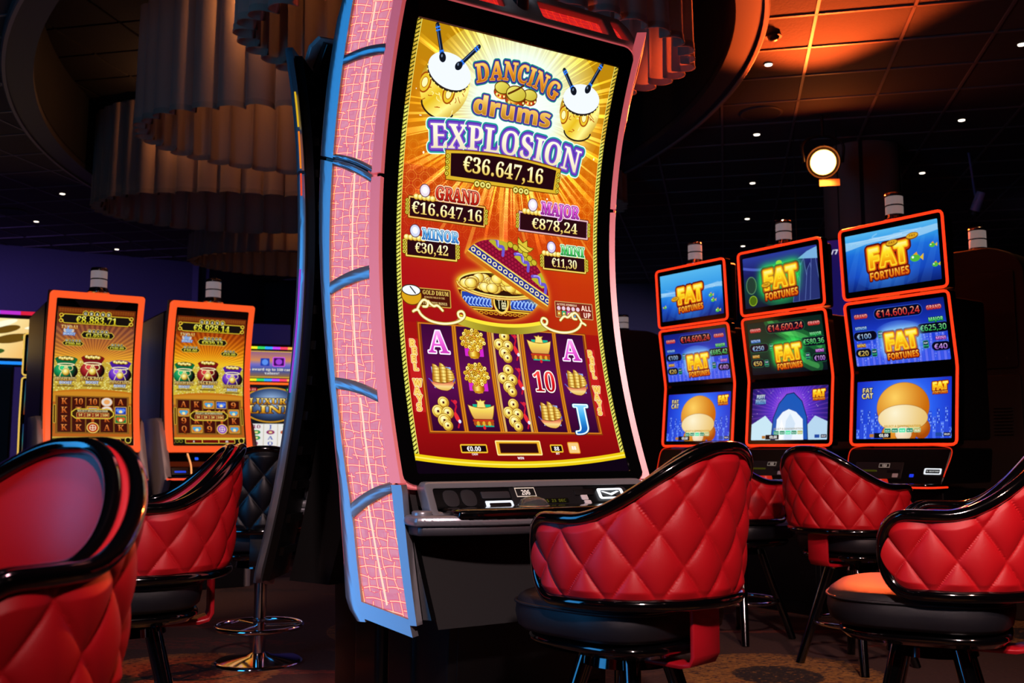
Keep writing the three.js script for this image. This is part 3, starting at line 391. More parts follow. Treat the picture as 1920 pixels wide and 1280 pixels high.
function drawLow(g, W, H, o) {
  if (o.night) {
    g.fillStyle = rg(g, 330, 150, 20, 420, [[0, '#d070ff'], [0.35, '#5a30c8'], [1, '#0a0c40']]); g.fillRect(0, 0, W, H);
    for (let k = 0; k < 60; k++) { const a = k / 60 * 6.28; poly(g, [[330, 180], [330 + 500 * Math.cos(a), 180 + 500 * Math.sin(a)], [330 + 500 * Math.cos(a + 0.03), 180 + 500 * Math.sin(a + 0.03)]], 'rgba(255,140,255,.16)'); } for (let k = 0; k < 50; k++) disc(g, rr(0, W), rr(0, H), 2, 2, '#fff');
    poly(g, [[0, 250], [120, 190], [240, 300], [260, H], [0, H]], '#c8e8f6'); poly(g, [[W, 240], [540, 200], [430, 310], [420, H], [W, H]], '#b8d8f0');
    // plain iceberg of the same size and colours
    poly(g, [[176, H], [190, 210], [236, 110], [300, 48], [360, 40], [430, 100], [474, 210], [486, H]], '#1c58b8', '#0a1c50', 6); poly(g, [[214, H], [222, 220], [270, 170], [322, 150], [384, 172], [440, 222], [450, H]], '#eef6ff'); poly(g, [[300, 230], [336, 180], [380, 250], [350, H], [290, H]], '#d4e6f8'); poly(g, [[240, 300], [262, 214], [290, 290], [276, H], [236, H]], '#fbfdff');
  } else {
    g.fillStyle = rg(g, 330, 170, 30, 420, [[0, '#8ad0ff'], [0.4, '#2c60f0'], [1, '#1018b0']]); g.fillRect(0, 0, W, H);
    for (let k = 0; k < 26; k++) { const x = k * 26, h = 60 + 130 * Math.abs(Math.sin(k * 1.7)) * (Math.abs(k - 12.5) > 5 ? 1 : 0.5); g.fillStyle = k % 2 ? '#2a4ad8' : '#4468f0'; g.fillRect(x, H - h, 22, h); for (let j = 0; j < 10; j++) { g.fillStyle = (k + j) % 3 ? '#8ab4ff' : '#16269a'; g.fillRect(x + 4 + (j % 2) * 9, H - h + 8 + Math.floor(j / 2) * 18, 5, 10); } }
    // plain heap of amber and cream balls of the same size and colours
    for (const [x, y, rx, ry, a, b] of [[450, 300, 56, 62, '#f0a030', '#a84808'], [300, 330, 120, 70, '#f0a030', '#b85a0c'], [322, 168, 178, 150, '#ffd060', '#c8680c'], [322, 236, 168, 82, '#fff4d0', '#e8c070'], [330, 330, 56, 46, '#fff0d8', '#e8c8a0']]) disc(g, x, y, rx, ry, rg(g, x - rx * 0.3, y - ry * 0.4, 4, rx * 1.25, [[0, a], [1, b]]), 0, 'rgba(120,60,10,.5)', 3);
  }
  otext(g, o.name[0], 74, 56, 40, { font: 'sans-serif', w: 74, fill: o.night ? ['#fff', '#b8e0ff'] : ['#fff8d0', '#e8c040'], strokes: [['#14205a', 9]] }); otext(g, o.name[1], 74, 92, 46, { font: 'sans-serif', w: o.night ? 92 : 82, fill: o.night ? ['#d8f0ff', '#48a0f0'] : ['#fff8d0', '#e8c040'], strokes: [['#14205a', 9]] });
  logo(g, 566, 62, 112); otext(g, 'SELECT A DENOMINATION', 322, 284, 18, { font: 'sans-serif', w: 250, fill: o.night ? '#a8a8a0' : '#c89a28' });
  ['€0,01', '€0,02', '€0,05', '€0,10', '€0,25'].forEach((s, k) => { rrect(g, 200 + k * 50, 298, 43, 24, 4, k === 2 ? '#38e0a0' : k === 4 ? '#c8b060' : '#0c7a5a', '#8affd0', 2); otext(g, s, 221 + k * 50, 311, 13, { font: 'sans-serif', fill: '#eafff4' }); });
  rrect(g, 128, 360 - 36, 116, 32, 2, '#0a0a10'); otext(g, '€0,00', 196, H - 20, 26, { font: 'sans-serif', fill: '#fff' }); rrect(g, 96, H - 30, 30, 20, 3, '#b87a30'); rrect(g, 540, H - 34, 40, 22, 3, '#2048a0'); rrect(g, 590, H - 34, 46, 22, 3, '#14143a'); otext(g, '€0,01', 613, H - 23, 14, { font: 'sans-serif', fill: '#fff' });
}
// ---------------------------------------------------------------- light fittings outside the frame whose light the photograph shows
function spotFitting(label, [x, y, z], [tx, ty, tz], color, cd, angle, soft, lens = 0.06, glowK = 6, group, penumbra = 0.6) {
  const t = thing('track_spotlight', label, 'spotlight', [x, y, z], 0, group);
  const dir = V(tx - x, ty - y, tz - z).normalize(), q = new THREE.Quaternion().setFromUnitVectors(V(0, 0, 1), dir);
  const turn = (g) => { g.applyQuaternion(q); return g; };
  mesh('housing', turn(at(lathe([[0.001, 0], [0.05, 0], [lens + 0.012, 0.06], [lens + 0.014, 0.17], [lens + 0.002, 0.17], [lens + 0.002, 0.155]], 28).rotateX(Math.PI / 2), 0, 0, -0.16)), MAT.black, t);
  mesh('lens', turn(at(cyl(lens, lens, 0.008, 28).rotateX(Math.PI / 2), 0, 0, -0.006)), glow(color, glowK), t);
  mesh('stem', rod([0, 0.02, 0], [0, CEIL - y - 0.002, 0], 0.012), MAT.black, t);
  const l = new THREE.SpotLight(color, cd, 0, angle, penumbra, 2);
  l.position.copy(dir.clone().multiplyScalar(0.02)); l.target.position.copy(dir.clone().multiplyScalar(3)); l.castShadow = true; l.shadow.radius = soft; t.add(l, l.target);
  return t;
}
const CEIL = 3.75;
spotFitting('black track spotlight on the ceiling behind the seats', [0.5, 3.5, 1.1], [0.35, 0.75, -2.6], 0xffd9d6, 60, 0.42, 6, 0.07, 5);
spotFitting('black track spotlight aimed at the dark quilted chair', [-2.0, 3.5, -0.6], [-1.1, 0.75, -3.0], 0xffd0d0, 17, 0.2, 6, 0.07, 5);
spotFitting('black track spotlight aimed past the column', [1.9, 3.5, 0.2], [1.7, 0.8, -3.9], 0xffc0b0, 38, 0.38, 6, 0.07, 5);
spotFitting('black track spotlight over the aisle before the portrait machines', [-2.2, 3.5, -4.6], [-2.5, 0.7, -6.7], 0xffc8b0, 22, 0.34, 6, 0.07, 5);
spotFitting('black track spotlight hanging right over the turned chair', [-0.55, 3.5, -1.5], [-0.8, 0.8, -1.5], 0xffb0c0, 10, 0.3, 6, 0.07, 5);
spotFitting('violet wash spotlight aimed at the rear wall', [-8.6, 3.4, -7.6], [-6.4, 1.2, -13.4], 0x9478ff, 85, 0.5, 6, 0.07, 5);
spotFitting('violet wash spotlight aimed at the far wall', [6.4, 3.2, -10.5], [1.2, 1.4, -16.2], 0xc0b0ff, 60, 0.34, 6, 0.07, 5);
{
  const t = thing('led_billboard', 'tall blue LED billboard on a black stand', 'display', [-3.2, 0, -1.5], 2.1);
  mesh('panel_body', at(rbox(1.3, 2.1, 0.1, 0.02), 0, 1.55, 0), MAT.black, t);
  mesh('screen', at(rbox(1.22, 2.0, 0.01, 0.004), 0, 1.55, 0.053), glow(0x2a9cff, 1.6), t);
  mesh('stand', merge([at(rbox(0.2, 0.6, 0.08, 0.01), 0, 0.3, 0), at(rbox(0.9, 0.03, 0.5, 0.01), 0, 0.015, 0)]), MAT.black, t);
  const l = new THREE.RectAreaLight(0x34a4f0, 3.8, 1.2, 1.98); l.position.set(0, 1.55, 0.07); l.rotation.y = Math.PI; t.add(l);
}

// ---------------------------------------------------------------- floor
{
  const tex = ctex(2048, 2048, (g, W, H) => {                      // 6 m of woven carpet: dark ground, rust streaks, ochre discs with dark hearts
    g.fillStyle = '#3a2116'; g.fillRect(0, 0, W, H);
    const blob = (x, y, rx, ry, c, n, s0, s1) => { for (let k = 0; k < n; k++) { const a = rnd() * 6.283, r = Math.sqrt(rnd()); g.fillStyle = c; const w = rr(s0, s1); g.fillRect(x + Math.cos(a) * r * rx, y + Math.sin(a) * r * ry, w, rr(2, 4)); } };
    for (let k = 0; k < 70; k++) { const x = rnd() * W, y = rnd() * H; blob(x, y, rr(80, 320), rr(15, 60), ['#6a2418', '#523020', '#74301a', '#24140f'][k % 4], 500, 5, 22); }
    for (const [x, y, r] of [[1120, 1161, 165], [420, 640, 190], [1640, 420, 170], [560, 1560, 200], [1700, 1500, 180], [1040, 240, 150], [200, 1180, 150]]) { blob(x, y, r, r, '#8a5c22', 3600, 3, 12); blob(x, y, r * 0.92, r * 0.92, '#a06e2c', 1800, 3, 8); blob(x, y, r * 0.4, r * 0.4, '#1e120c', 1500, 3, 10); for (const q of [0.55, 0.98]) { g.beginPath(); g.ellipse(x, y, r * q, r * q, 0, 0, 7); g.strokeStyle = '#8a5f2a'; g.setLineDash([5, 4]); g.lineWidth = 4; g.stroke(); } }
    g.setLineDash([]);
    for (let k = 0; k < 40000; k++) { g.fillStyle = rnd() > 0.5 ? 'rgba(0,0,0,.25)' : 'rgba(190,120,60,.12)'; g.fillRect(rnd() * W, rnd() * H, 4, 2); }
  });
  tex.repeat.set(1 / 6, 1 / 6);
  const g = new THREE.BoxGeometry(26, 0.2, 26); const p = g.attributes.position, uv = g.attributes.uv;
  for (let i = 0; i < p.count; i++) uv.setXY(i, p.getX(i) + 0.9, p.getZ(i) + 1.2);
  const f = mesh('floor', at(g, -1.2, -0.1, -6), std(0xffffff, 0.95, 0, { map: tex, bumpMap: weaveBump, bumpScale: 0.002 }));
  struct(f, 'dark patterned carpet with ochre discs');
}
// ---------------------------------------------------------------- walls
{
  const paper = noiseTex(256, (i, j) => { const v = 150 + 40 * Math.sin(i * 0.19 + 2 * Math.sin(j * 0.07)) * Math.sin(j * 0.23 + i * 0.05) + rnd() * 50; return [v, v, v]; }); paper.repeat.set(1.5, 1.5);
  const wm = std(0x5a5866, 0.9, 0, { bumpMap: paper, bumpScale: 0.004 });
  const seg = (name, a, b, label, m = wm) => {
    const dx = b[0] - a[0], dz = b[1] - a[1], L = Math.hypot(dx, dz), g = new THREE.BoxGeometry(L + 0.2, 4.9, 0.2);
    const uv = g.attributes.uv, p = g.attributes.position; for (let i = 0; i < uv.count; i++) uv.setXY(i, p.getX(i), p.getY(i));
    g.rotateY(-Math.atan2(dz, dx)); const nx = dz / L, nz = -dx / L;
    return struct(mesh(name, at(g, (a[0] + b[0]) / 2 + nx * 0.1, 2.35, (a[1] + b[1]) / 2 + nz * 0.1), m), label);
  };
  const Q = [[-12.2, -9.99], [-4.57, -14.5], [-4.1, -16.3], [9.6, -16.3], [9.6, 5], [-12.2, 5]];
  seg('wall_back_left', Q[0], Q[1], 'grey-violet papered wall behind the portrait machines'); seg('wall_back_corner', Q[1], Q[2], 'short return wall'); seg('wall_back', Q[2], Q[3], 'grey-violet papered far wall');
  seg('wall_right', Q[3], Q[4], 'dark side wall', std(0x1a1418, 0.9)); seg('wall_front', Q[4], Q[5], 'dark wall behind the viewer', std(0x1a1418, 0.9)); seg('wall_left', Q[5], Q[0], 'dark side wall of the hall', std(0x1a1418, 0.9));
}
// ---------------------------------------------------------------- ceiling with an oval recess
const EL = { x: -1.328, z: -8.31, a: 2.693, b: 4.462, t: -0.379 };
const elF = (x, z, s = 0) => { const X = x - EL.x, Z = z - EL.z, c = Math.cos(EL.t), n = Math.sin(EL.t), u = X * c + Z * n, v = -X * n + Z * c; return Math.hypot(u / (EL.a + s), v / (EL.b + s)) - 1; };
const elP = (k, s = 0) => { const u = (EL.a + s) * Math.cos(k), v = (EL.b + s) * Math.sin(k), c = Math.cos(EL.t), n = Math.sin(EL.t); return [EL.x + u * c - v * n, EL.z + u * n + v * c]; };
{
  const ceil = new THREE.Group(); ceil.name = numbered('ceiling'); scene.add(ceil); struct(ceil, 'dark tiled ceiling with an oval recess');
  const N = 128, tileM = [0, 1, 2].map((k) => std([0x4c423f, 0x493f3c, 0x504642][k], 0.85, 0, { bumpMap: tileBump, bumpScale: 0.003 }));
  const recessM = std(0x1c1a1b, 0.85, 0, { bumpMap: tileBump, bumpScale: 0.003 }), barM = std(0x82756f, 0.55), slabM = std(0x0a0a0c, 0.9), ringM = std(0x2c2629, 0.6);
  const sh = new THREE.Shape([[-14, -18], [12, -18], [12, 7], [-14, 7]].map(([x, z]) => new THREE.Vector2(x, -z)));
  sh.holes.push(new THREE.Path([...Array(N).keys()].map((k) => { const [x, z] = elP(k / N * 6.2832, -0.1); return new THREE.Vector2(x, -z); })));
  mesh('slab', at(new THREE.ExtrudeGeometry(sh, { depth: 0.25, bevelEnabled: false }).rotateX(-Math.PI / 2), 0, CEIL + 0.025, 0), slabM, ceil);
  const ring = (prof) => grid((u, v) => { const n = prof.length - 1, f = v * n, i = Math.min(n - 1, Math.floor(f)), t = f - i, s = lerp(prof[i][0], prof[i + 1][0], t), y = lerp(prof[i][1], prof[i + 1][1], t), [x, z] = elP(u * 6.28318, s); return V(x, y, z); }, 160, prof.length - 1);
  mesh('soffit_ring', toCreasedNormals(ring([[-0.19, CEIL + 0.02], [-0.19, CEIL - 0.05], [-0.01, CEIL - 0.05], [-0.01, CEIL + 0.02]]), 0.5), ringM, ceil);
  mesh('rim_bead', toCreasedNormals(ring([[-0.012, CEIL - 0.03], [-0.012, CEIL - 0.065], [0.012, CEIL - 0.065], [0.022, CEIL - 0.055], [0.022, CEIL + 0.01]]), 0.5), barM, ceil);
  mesh('recess_wall', toCreasedNormals(ring([[-0.19, CEIL], [-0.19, 4.45], [-0.1, 4.45], [-0.1, CEIL]]), 0.5), std(0x0a0a0e, 0.85), ceil);
  mesh('recess_slab', at(new THREE.BoxGeometry(8, 0.12, 11), -1.4, 4.5, -8.3), slabM, ceil);
  const O = [1.93, -6.05], c12 = Math.cos(12 * D2R), s12 = Math.sin(12 * D2R), SU = 0.59, SV = 0.53;
  const P = (i, j) => [O[0] + i * SU * c12 + j * SV * s12, O[1] + i * SU * s12 - j * SV * c12];
  const seen = (x, y, z) => { const q = V(x, y, z).project(camera); return z < -1 && Math.abs(q.x) < 1.08 && Math.abs(q.y) < 1.12; };
  camera.aspect = 1.5; camera.updateProjectionMatrix(); camera.updateMatrixWorld(true);
  const full = at(rbox(SU - 0.022, 0.02, SV - 0.022, 0.004, 1), 0, 0.01, 0), cells = [], rest = [];
  for (let i = -24; i < 16; i++) for (let j = -4; j < 22; j++) {
    const [x, z] = P(i + 0.5, j + 0.5), y = CEIL + 0.004;
    if (z < -16.2 || !seen(x, y, z)) continue;
    const cs = [P(i + 0.02, j + 0.02), P(i + 0.98, j + 0.02), P(i + 0.98, j + 0.98), P(i + 0.02, j + 0.98)], fs = cs.map(([a, b]) => elF(a, b)), d = Math.hypot(x, z);
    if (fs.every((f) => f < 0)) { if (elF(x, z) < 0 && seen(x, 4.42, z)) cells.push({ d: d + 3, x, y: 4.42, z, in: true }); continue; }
    if (fs.every((f) => f >= 0)) { cells.push({ d, x, y, z }); continue; }
    const pts = []; cs.forEach((a, k) => { const b = cs[(k + 1) % 4], fa = fs[k], fb = fs[(k + 1) % 4]; if (fa >= 0) pts.push(a); if (fa * fb < 0) pts.push([lerp(a[0], b[0], fa / (fa - fb)), lerp(a[1], b[1], fa / (fa - fb))]); });
    const shp = new THREE.Shape(pts.map(([a, b]) => new THREE.Vector2(a - x, -(b - z))));
    cells.push({ d, x, y, z, geo: new THREE.ExtrudeGeometry(shp, { depth: 0.02, bevelEnabled: false }).rotateX(-Math.PI / 2) });
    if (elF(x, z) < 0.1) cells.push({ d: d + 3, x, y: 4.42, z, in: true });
  }
  cells.sort((a, b) => a.d - b.d);
  cells.forEach((c, k) => {
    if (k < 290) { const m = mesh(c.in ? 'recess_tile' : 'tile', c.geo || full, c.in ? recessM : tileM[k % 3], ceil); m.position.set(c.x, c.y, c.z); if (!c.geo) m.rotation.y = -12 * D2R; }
    else { const g = (c.geo || full).clone(); if (!c.geo) g.rotateY(-12 * D2R); rest.push(at(g, c.x, c.y, c.z)); }
  });
  if (rest.length) mesh('far_tiles', merge(rest), tileM[0], ceil).userData.kind = 'stuff';
  const bars = (fixed, along) => {
    let run = null; const close = (e) => { if (run && Math.hypot(e[0] - run[0], e[1] - run[1]) > 0.3) { const L = Math.hypot(e[0] - run[0], e[1] - run[1]), g = new THREE.BoxGeometry(0.02, 0.014, L); g.rotateY(Math.atan2(e[0] - run[0], e[1] - run[1])); const m = mesh('grid_bar', g, barM, ceil); m.position.set((run[0] + e[0]) / 2, CEIL + 0.004, (run[1] + e[1]) / 2); } run = null; };
    let last = null;
    for (let k = 0; k <= 400; k++) { const q = along ? P(-24 + k * 0.1, fixed) : P(fixed, -4 + k * 0.065), ok = elF(...q) > 0 && q[1] > -16.2 && q[1] < -4.5 && Math.abs(q[0]) < -q[1] * 0.62; if (ok) { if (!run) run = q; last = q; } else if (run) close(last); }
    if (run) close(last);
  };
  for (let j = -4; j < 22; j++) bars(j, true); for (let i = -24; i < 16; i++) bars(i, false);
  // round speakers and a sensor set into the ceiling
  const onCeil = (px, py, y) => { const a = (px - 960) / FPX, b = (640 - py) / FPX, c = Math.cos(PITCH), s = Math.sin(PITCH), r = V(a, s + b * c, -(c - b * s)), t = (y - EYE) / r.y; return V(r.x * t, y, r.z * t); };
  for (const [px, py, r, w] of [[1427, 212, 0.17, 'beside the oval recess'], [1405, 370, 0.14, 'behind the orange spotlight'], [22, 396, 0.17, 'over the portrait machines']]) {
    const p = onCeil(px, py, CEIL), t = thing('ceiling_speaker', `round flush ceiling speaker ${w}`, 'speaker', [p.x, CEIL, p.z]);
    mesh('rim', lathe([[r, 0.004], [r, -0.006], [r - 0.012, -0.012], [r - 0.02, -0.006]], 40), std(0x4a4040, 0.6), t); mesh('grille', at(cyl(r - 0.015, r - 0.015, 0.008, 40), 0, -0.003, 0), std(0x2c2626, 0.8), t);
  }
  { const p = onCeil(1450, 66, CEIL), t = thing('smoke_detector', 'small dark round detector on an orange lit ceiling tile', 'detector', [p.x, CEIL, p.z]); mesh('base', at(cyl(0.05, 0.055, 0.015, 28), 0, -0.006, 0), std(0x3a2c2c, 0.5), t); mesh('dome', lathe([[0.04, -0.012], [0.034, -0.03], [0.018, -0.038], [0.001, -0.04]], 28), std(0x2a2022, 0.4), t); }
  // small recessed downlights
  [[1441, 121], [1419, 252], [1411, 343], [1401, 410], [1393, 461], [1803, 225], [1729, 324], [1916, 83], [117, 363], [68, 415], [219, 467]].forEach(([px, py], k) => {
    const p = onCeil(px, py, CEIL), t = thing('downlight', k < 5 ? 'small round downlight in the row beside the oval recess' : k < 8 ? 'small round downlight on the dark ceiling beyond the column' : 'small round downlight above the portrait machines', 'downlight', [p.x, CEIL, p.z], 0, k < 5 ? 'downlights beside the recess' : k < 8 ? 'downlights beyond the column' : 'downlights above the portrait machines');
    mesh('trim_ring', lathe([[0.026, 0.002], [0.034, -0.004], [0.036, 0.002]], 24), std(0x2a2626, 0.5), t); mesh('lamp', at(cyl(0.026, 0.026, 0.006, 20), 0, -0.002, 0), glow(0xfff0dc, 3.2), t);
    const l = new THREE.SpotLight(0xffb070, k > 7 ? 7 : 1.6, 0, 0.6, 0.8, 2); l.position.set(0, -0.01, 0); l.target.position.set(0, -2, 0); l.castShadow = true; l.shadow.radius = 1.3; t.add(l, l.target);
  });
}
// ---------------------------------------------------------------- column
{
  const c = new THREE.Group(); c.name = numbered('column'); scene.add(c); struct(c, 'round clad column with a dark vertical joint'); c.position.set(3.22, 0, -8.95);
  const half = (a0, a1) => grid((u, v) => { const a = lerp(a0, a1, u), r = 0.34; return V(Math.cos(a) * r, v * CEIL, -Math.sin(a) * r); }, 40, 1);
  const j = -1.92; mesh('cladding', half(j - 5.0 + 0.05, j - 0.05), std(0x8a7262, 0.55), c); mesh('cladding', half(j + 0.05, j + 1.2), std(0x8a7262, 0.55), c); mesh('core', at(cyl(0.32, 0.32, CEIL, 40), 0, CEIL / 2, 0), std(0x171213, 0.7), c);
}
// ---------------------------------------------------------------- pleated curtain rings in the recess
{
  const cloth = phys(0xc0a68e, 1, 0, { transmission: 0.3, thickness: 0, side: THREE.DoubleSide, bumpMap: weaveBump, bumpScale: 0.001 }), hemM = std(0xb8a48e, 0.8), railM = std(0x8a8a90, 0.4, 0.6);
  const curtain = (label, [x, z], rx, rz, turn, y0, y1, N) => {
    const t = thing('curtain_ring', label, 'curtain', [x, y1, z], turn, 'pleated curtain rings');
    const jit = [...Array(N).keys()].map(() => [rr(0.7, 1.3), rr(-0.25, 0.25)]);
    const P = (u, v) => { const a = u * 6.283185, k = u * N, i = Math.floor(k) % N, [am, ph] = jit[i], f = k - Math.floor(k), w = (2 * Math.abs(Math.sin(Math.PI * f)) ** 0.75 - 1) * am, A = 0.052 * (0.75 + 0.25 * (1 - v)), s = 0.3 * Math.sin(a * 3) * 0.05; const tx = -Math.sin(a), tz = Math.cos(a) , sw = -0.016 * Math.sin(f * 6.2832); return V((rx + w * A + s) * Math.cos(a) + tx * sw, (v - 1) * (y1 - y0) + (1 - v) * 0.012 * ph, (rz + w * A + s) * Math.sin(a) + tz * sw); };
    mesh('cloth', grid(P, N * 14, 8, N * 0.12, 1), cloth, t);
    mesh('hem', merge([grid((u, v) => { const p = P(u, v * 0.045), r = Math.hypot(p.x, p.z); return V(p.x * (1 + 0.004 / r), p.y - 0.001, p.z * (1 + 0.004 / r)); }, N * 14, 1), grid((u, v) => { const p = P(u, v * 0.006 - 0.003), r = Math.hypot(p.x, p.z); return V(p.x * (1 + 0.008 / r), p.y, p.z * (1 + 0.008 / r)); }, N * 14, 1)]), phys(0xb09a84, 1, 0, { transmission: 0.2, thickness: 0, side: THREE.DoubleSide }), t);
    mesh('rail', tube([...Array(48).keys()].map((k) => [rx * Math.cos(k / 48 * 6.2832), 0.01, rz * Math.sin(k / 48 * 6.2832)]), 0.014, true, 120, 8), railM, t);
    return t;
  };
  curtain('pleated fabric curtain ring lit orange on one side, above the tall curved machine', [-0.24, -5.85], 1.34, 0.8, 0.2, 3.4, 4.32, 38);
  curtain('long pale pleated curtain ring hanging ahead of the amber lit ring', [-1.55, -7.65], 1.3, 0.85, 0.22, 3.4, 4.32, 38);
  curtain('pleated curtain ring with amber lit folds', [-2.75, -9.95], 1.4, 0.85, 0.12, 3.4, 4.32, 42);
  curtain('pleated curtain ring half hidden beside the oval ceiling rim', [-0.05, -9.55], 1.15, 0.72, 0.2, 3.4, 4.32, 46);
  curtain('lowest looking pleated curtain ring close to the far wall', [-2.75, -12.75], 1.35, 0.85, 0.1, 3.4, 3.742, 50);
  for (const [x, z, k, w, y] of [[-3.1, -8.92, 0.4, 'between two curtain rings, close to the recess edge', 4.15], [-2.25, -8.8, 0.35, 'between two curtain rings, close to the recess middle', 4.15], [-2.2, -7.6, 0.06, 'inside the long pale curtain ring', 4.15], [-1.75, -6.62, 0.5, 'between the first two curtain rings', 4.15], [-2.7, -12.2, 0.12, 'inside the curtain ring close to the far wall', 3.64]]) {
    const t = thing('pendant_bulb', `small warm bulb ${w}`, 'bulb', [x, y, z], 0, 'bulbs among the curtain rings');
    mesh('bulb', new THREE.SphereGeometry(0.03, 20, 14), glow(0xffa040, 4), t); mesh('cord', rod([0, 0.03, 0], [0, y > 4 ? 0.27 : 0.105, 0], 0.004), MAT.black, t);
    const l = new THREE.PointLight(0xffa868, k, 0, 2); l.castShadow = true; t.add(l);
  }
}
// ---------------------------------------------------------------- small shared pieces
function candle(parent, x, y, z, k = 1) {
  const c = new THREE.Group(); c.name = 'beacon'; c.position.set(x, y, z); c.scale.setScalar(k); parent.add(c);
  mesh('beacon_base', lathe([[0.001, 0], [0.06, 0], [0.06, 0.012], [0.05, 0.022], [0.05, 0.034], [0.045, 0.036]], 28), MAT.chrome, c);
  for (const y0 of [0.036, 0.086]) mesh('beacon_lens', lathe([[0.042, y0], [0.044, y0 + 0.003], [0.044, y0 + 0.041], [0.042, y0 + 0.044]], 28), MAT.candleWhite, c);
  mesh('beacon_band', merge([at(cyl(0.0425, 0.0425, 0.1, 28), 0, 0.083, 0)]), MAT.chrome, c);
  mesh('beacon_cap', lathe([[0.046, 0.13], [0.046, 0.138], [0.042, 0.148], [0.001, 0.152]], 28), MAT.chrome, c);
  return c;
}
const bendD = (d) => (v) => { v.z += d(v.y); };
function frameOutline(w, y0, y1, r, step = 0.03) { return dense(rounded(rect(-w / 2, y0, w / 2, y1), r), step); }
function areaLight(parent, color, k, w, h, x, y, z, ry = 0, rx = 0) { const l = new THREE.RectAreaLight(color, k, w, h); l.position.set(x, y, z); l.rotation.set(rx, Math.PI + ry, 0, 'YXZ'); parent.add(l); return l; }

// ---------------------------------------------------------------- the tall curved machine with lit side wings
const hatch = ctex(512, 1024, (g, W, H) => {        // 0.25 m x 0.5 m of backlit glass etched with a woven line pattern
  g.fillStyle = '#d8757a'; g.fillRect(0, 0, W, H);
  for (let k = 0; k < 500; k++) { g.fillStyle = rnd() > 0.5 ? 'rgba(255,190,190,.10)' : 'rgba(190,40,60,.10)'; g.fillRect(rnd() * W, rnd() * H, rr(6, 60), rr(6, 50)); }
  for (const [c, w] of [['rgba(240,52,36,.85)', 12], ['rgba(255,196,140,1)', 5]]) {
    let s0 = 77; const q = () => { s0 = (s0 * 16807) % 2147483647; return s0 / 2147483647 - 0.5; };
    for (let y = 0; y < H; y += 44) for (let x = -20; x < W; x += 128) { const o = (Math.round(y / 44) % 2) * 64; curve(g, [[x + o, y + q() * 14], [x + o + 60, y - 12 + q() * 16], [x + o + 118, y - 8 + q() * 18]], c, w); }
    for (let x = 0; x < W; x += 50) for (let y = -20; y < H; y += 130) { const o = (Math.round(x / 50) % 2) * 65; curve(g, [[x + q() * 14, y + o], [x + 12 + q() * 18, y + o + 60], [x + 8 + q() * 18, y + o + 120]], c, w); }
  }
});
hatch.repeat.set(3.2, 1.6);
const wingGlow = new THREE.MeshStandardMaterial({ color: 0x1a0808, roughness: 0.12, emissive: 0xffffff, emissiveMap: hatch, emissiveIntensity: 1.02 });
const wingRed = new THREE.MeshStandardMaterial({ color: 0x1a0808, roughness: 0.12, emissive: 0xff5a5a, emissiveMap: hatch, emissiveIntensity: 0.85 });
const guide = new THREE.MeshStandardMaterial({ color: 0xc88a8c, roughness: 0.3, emissive: 0xff6a70, emissiveIntensity: 0.42 }), wingDark = std(0x2a0c10, 0.12);
const tubeGlow = glow(0xffc8b0, 1.25);
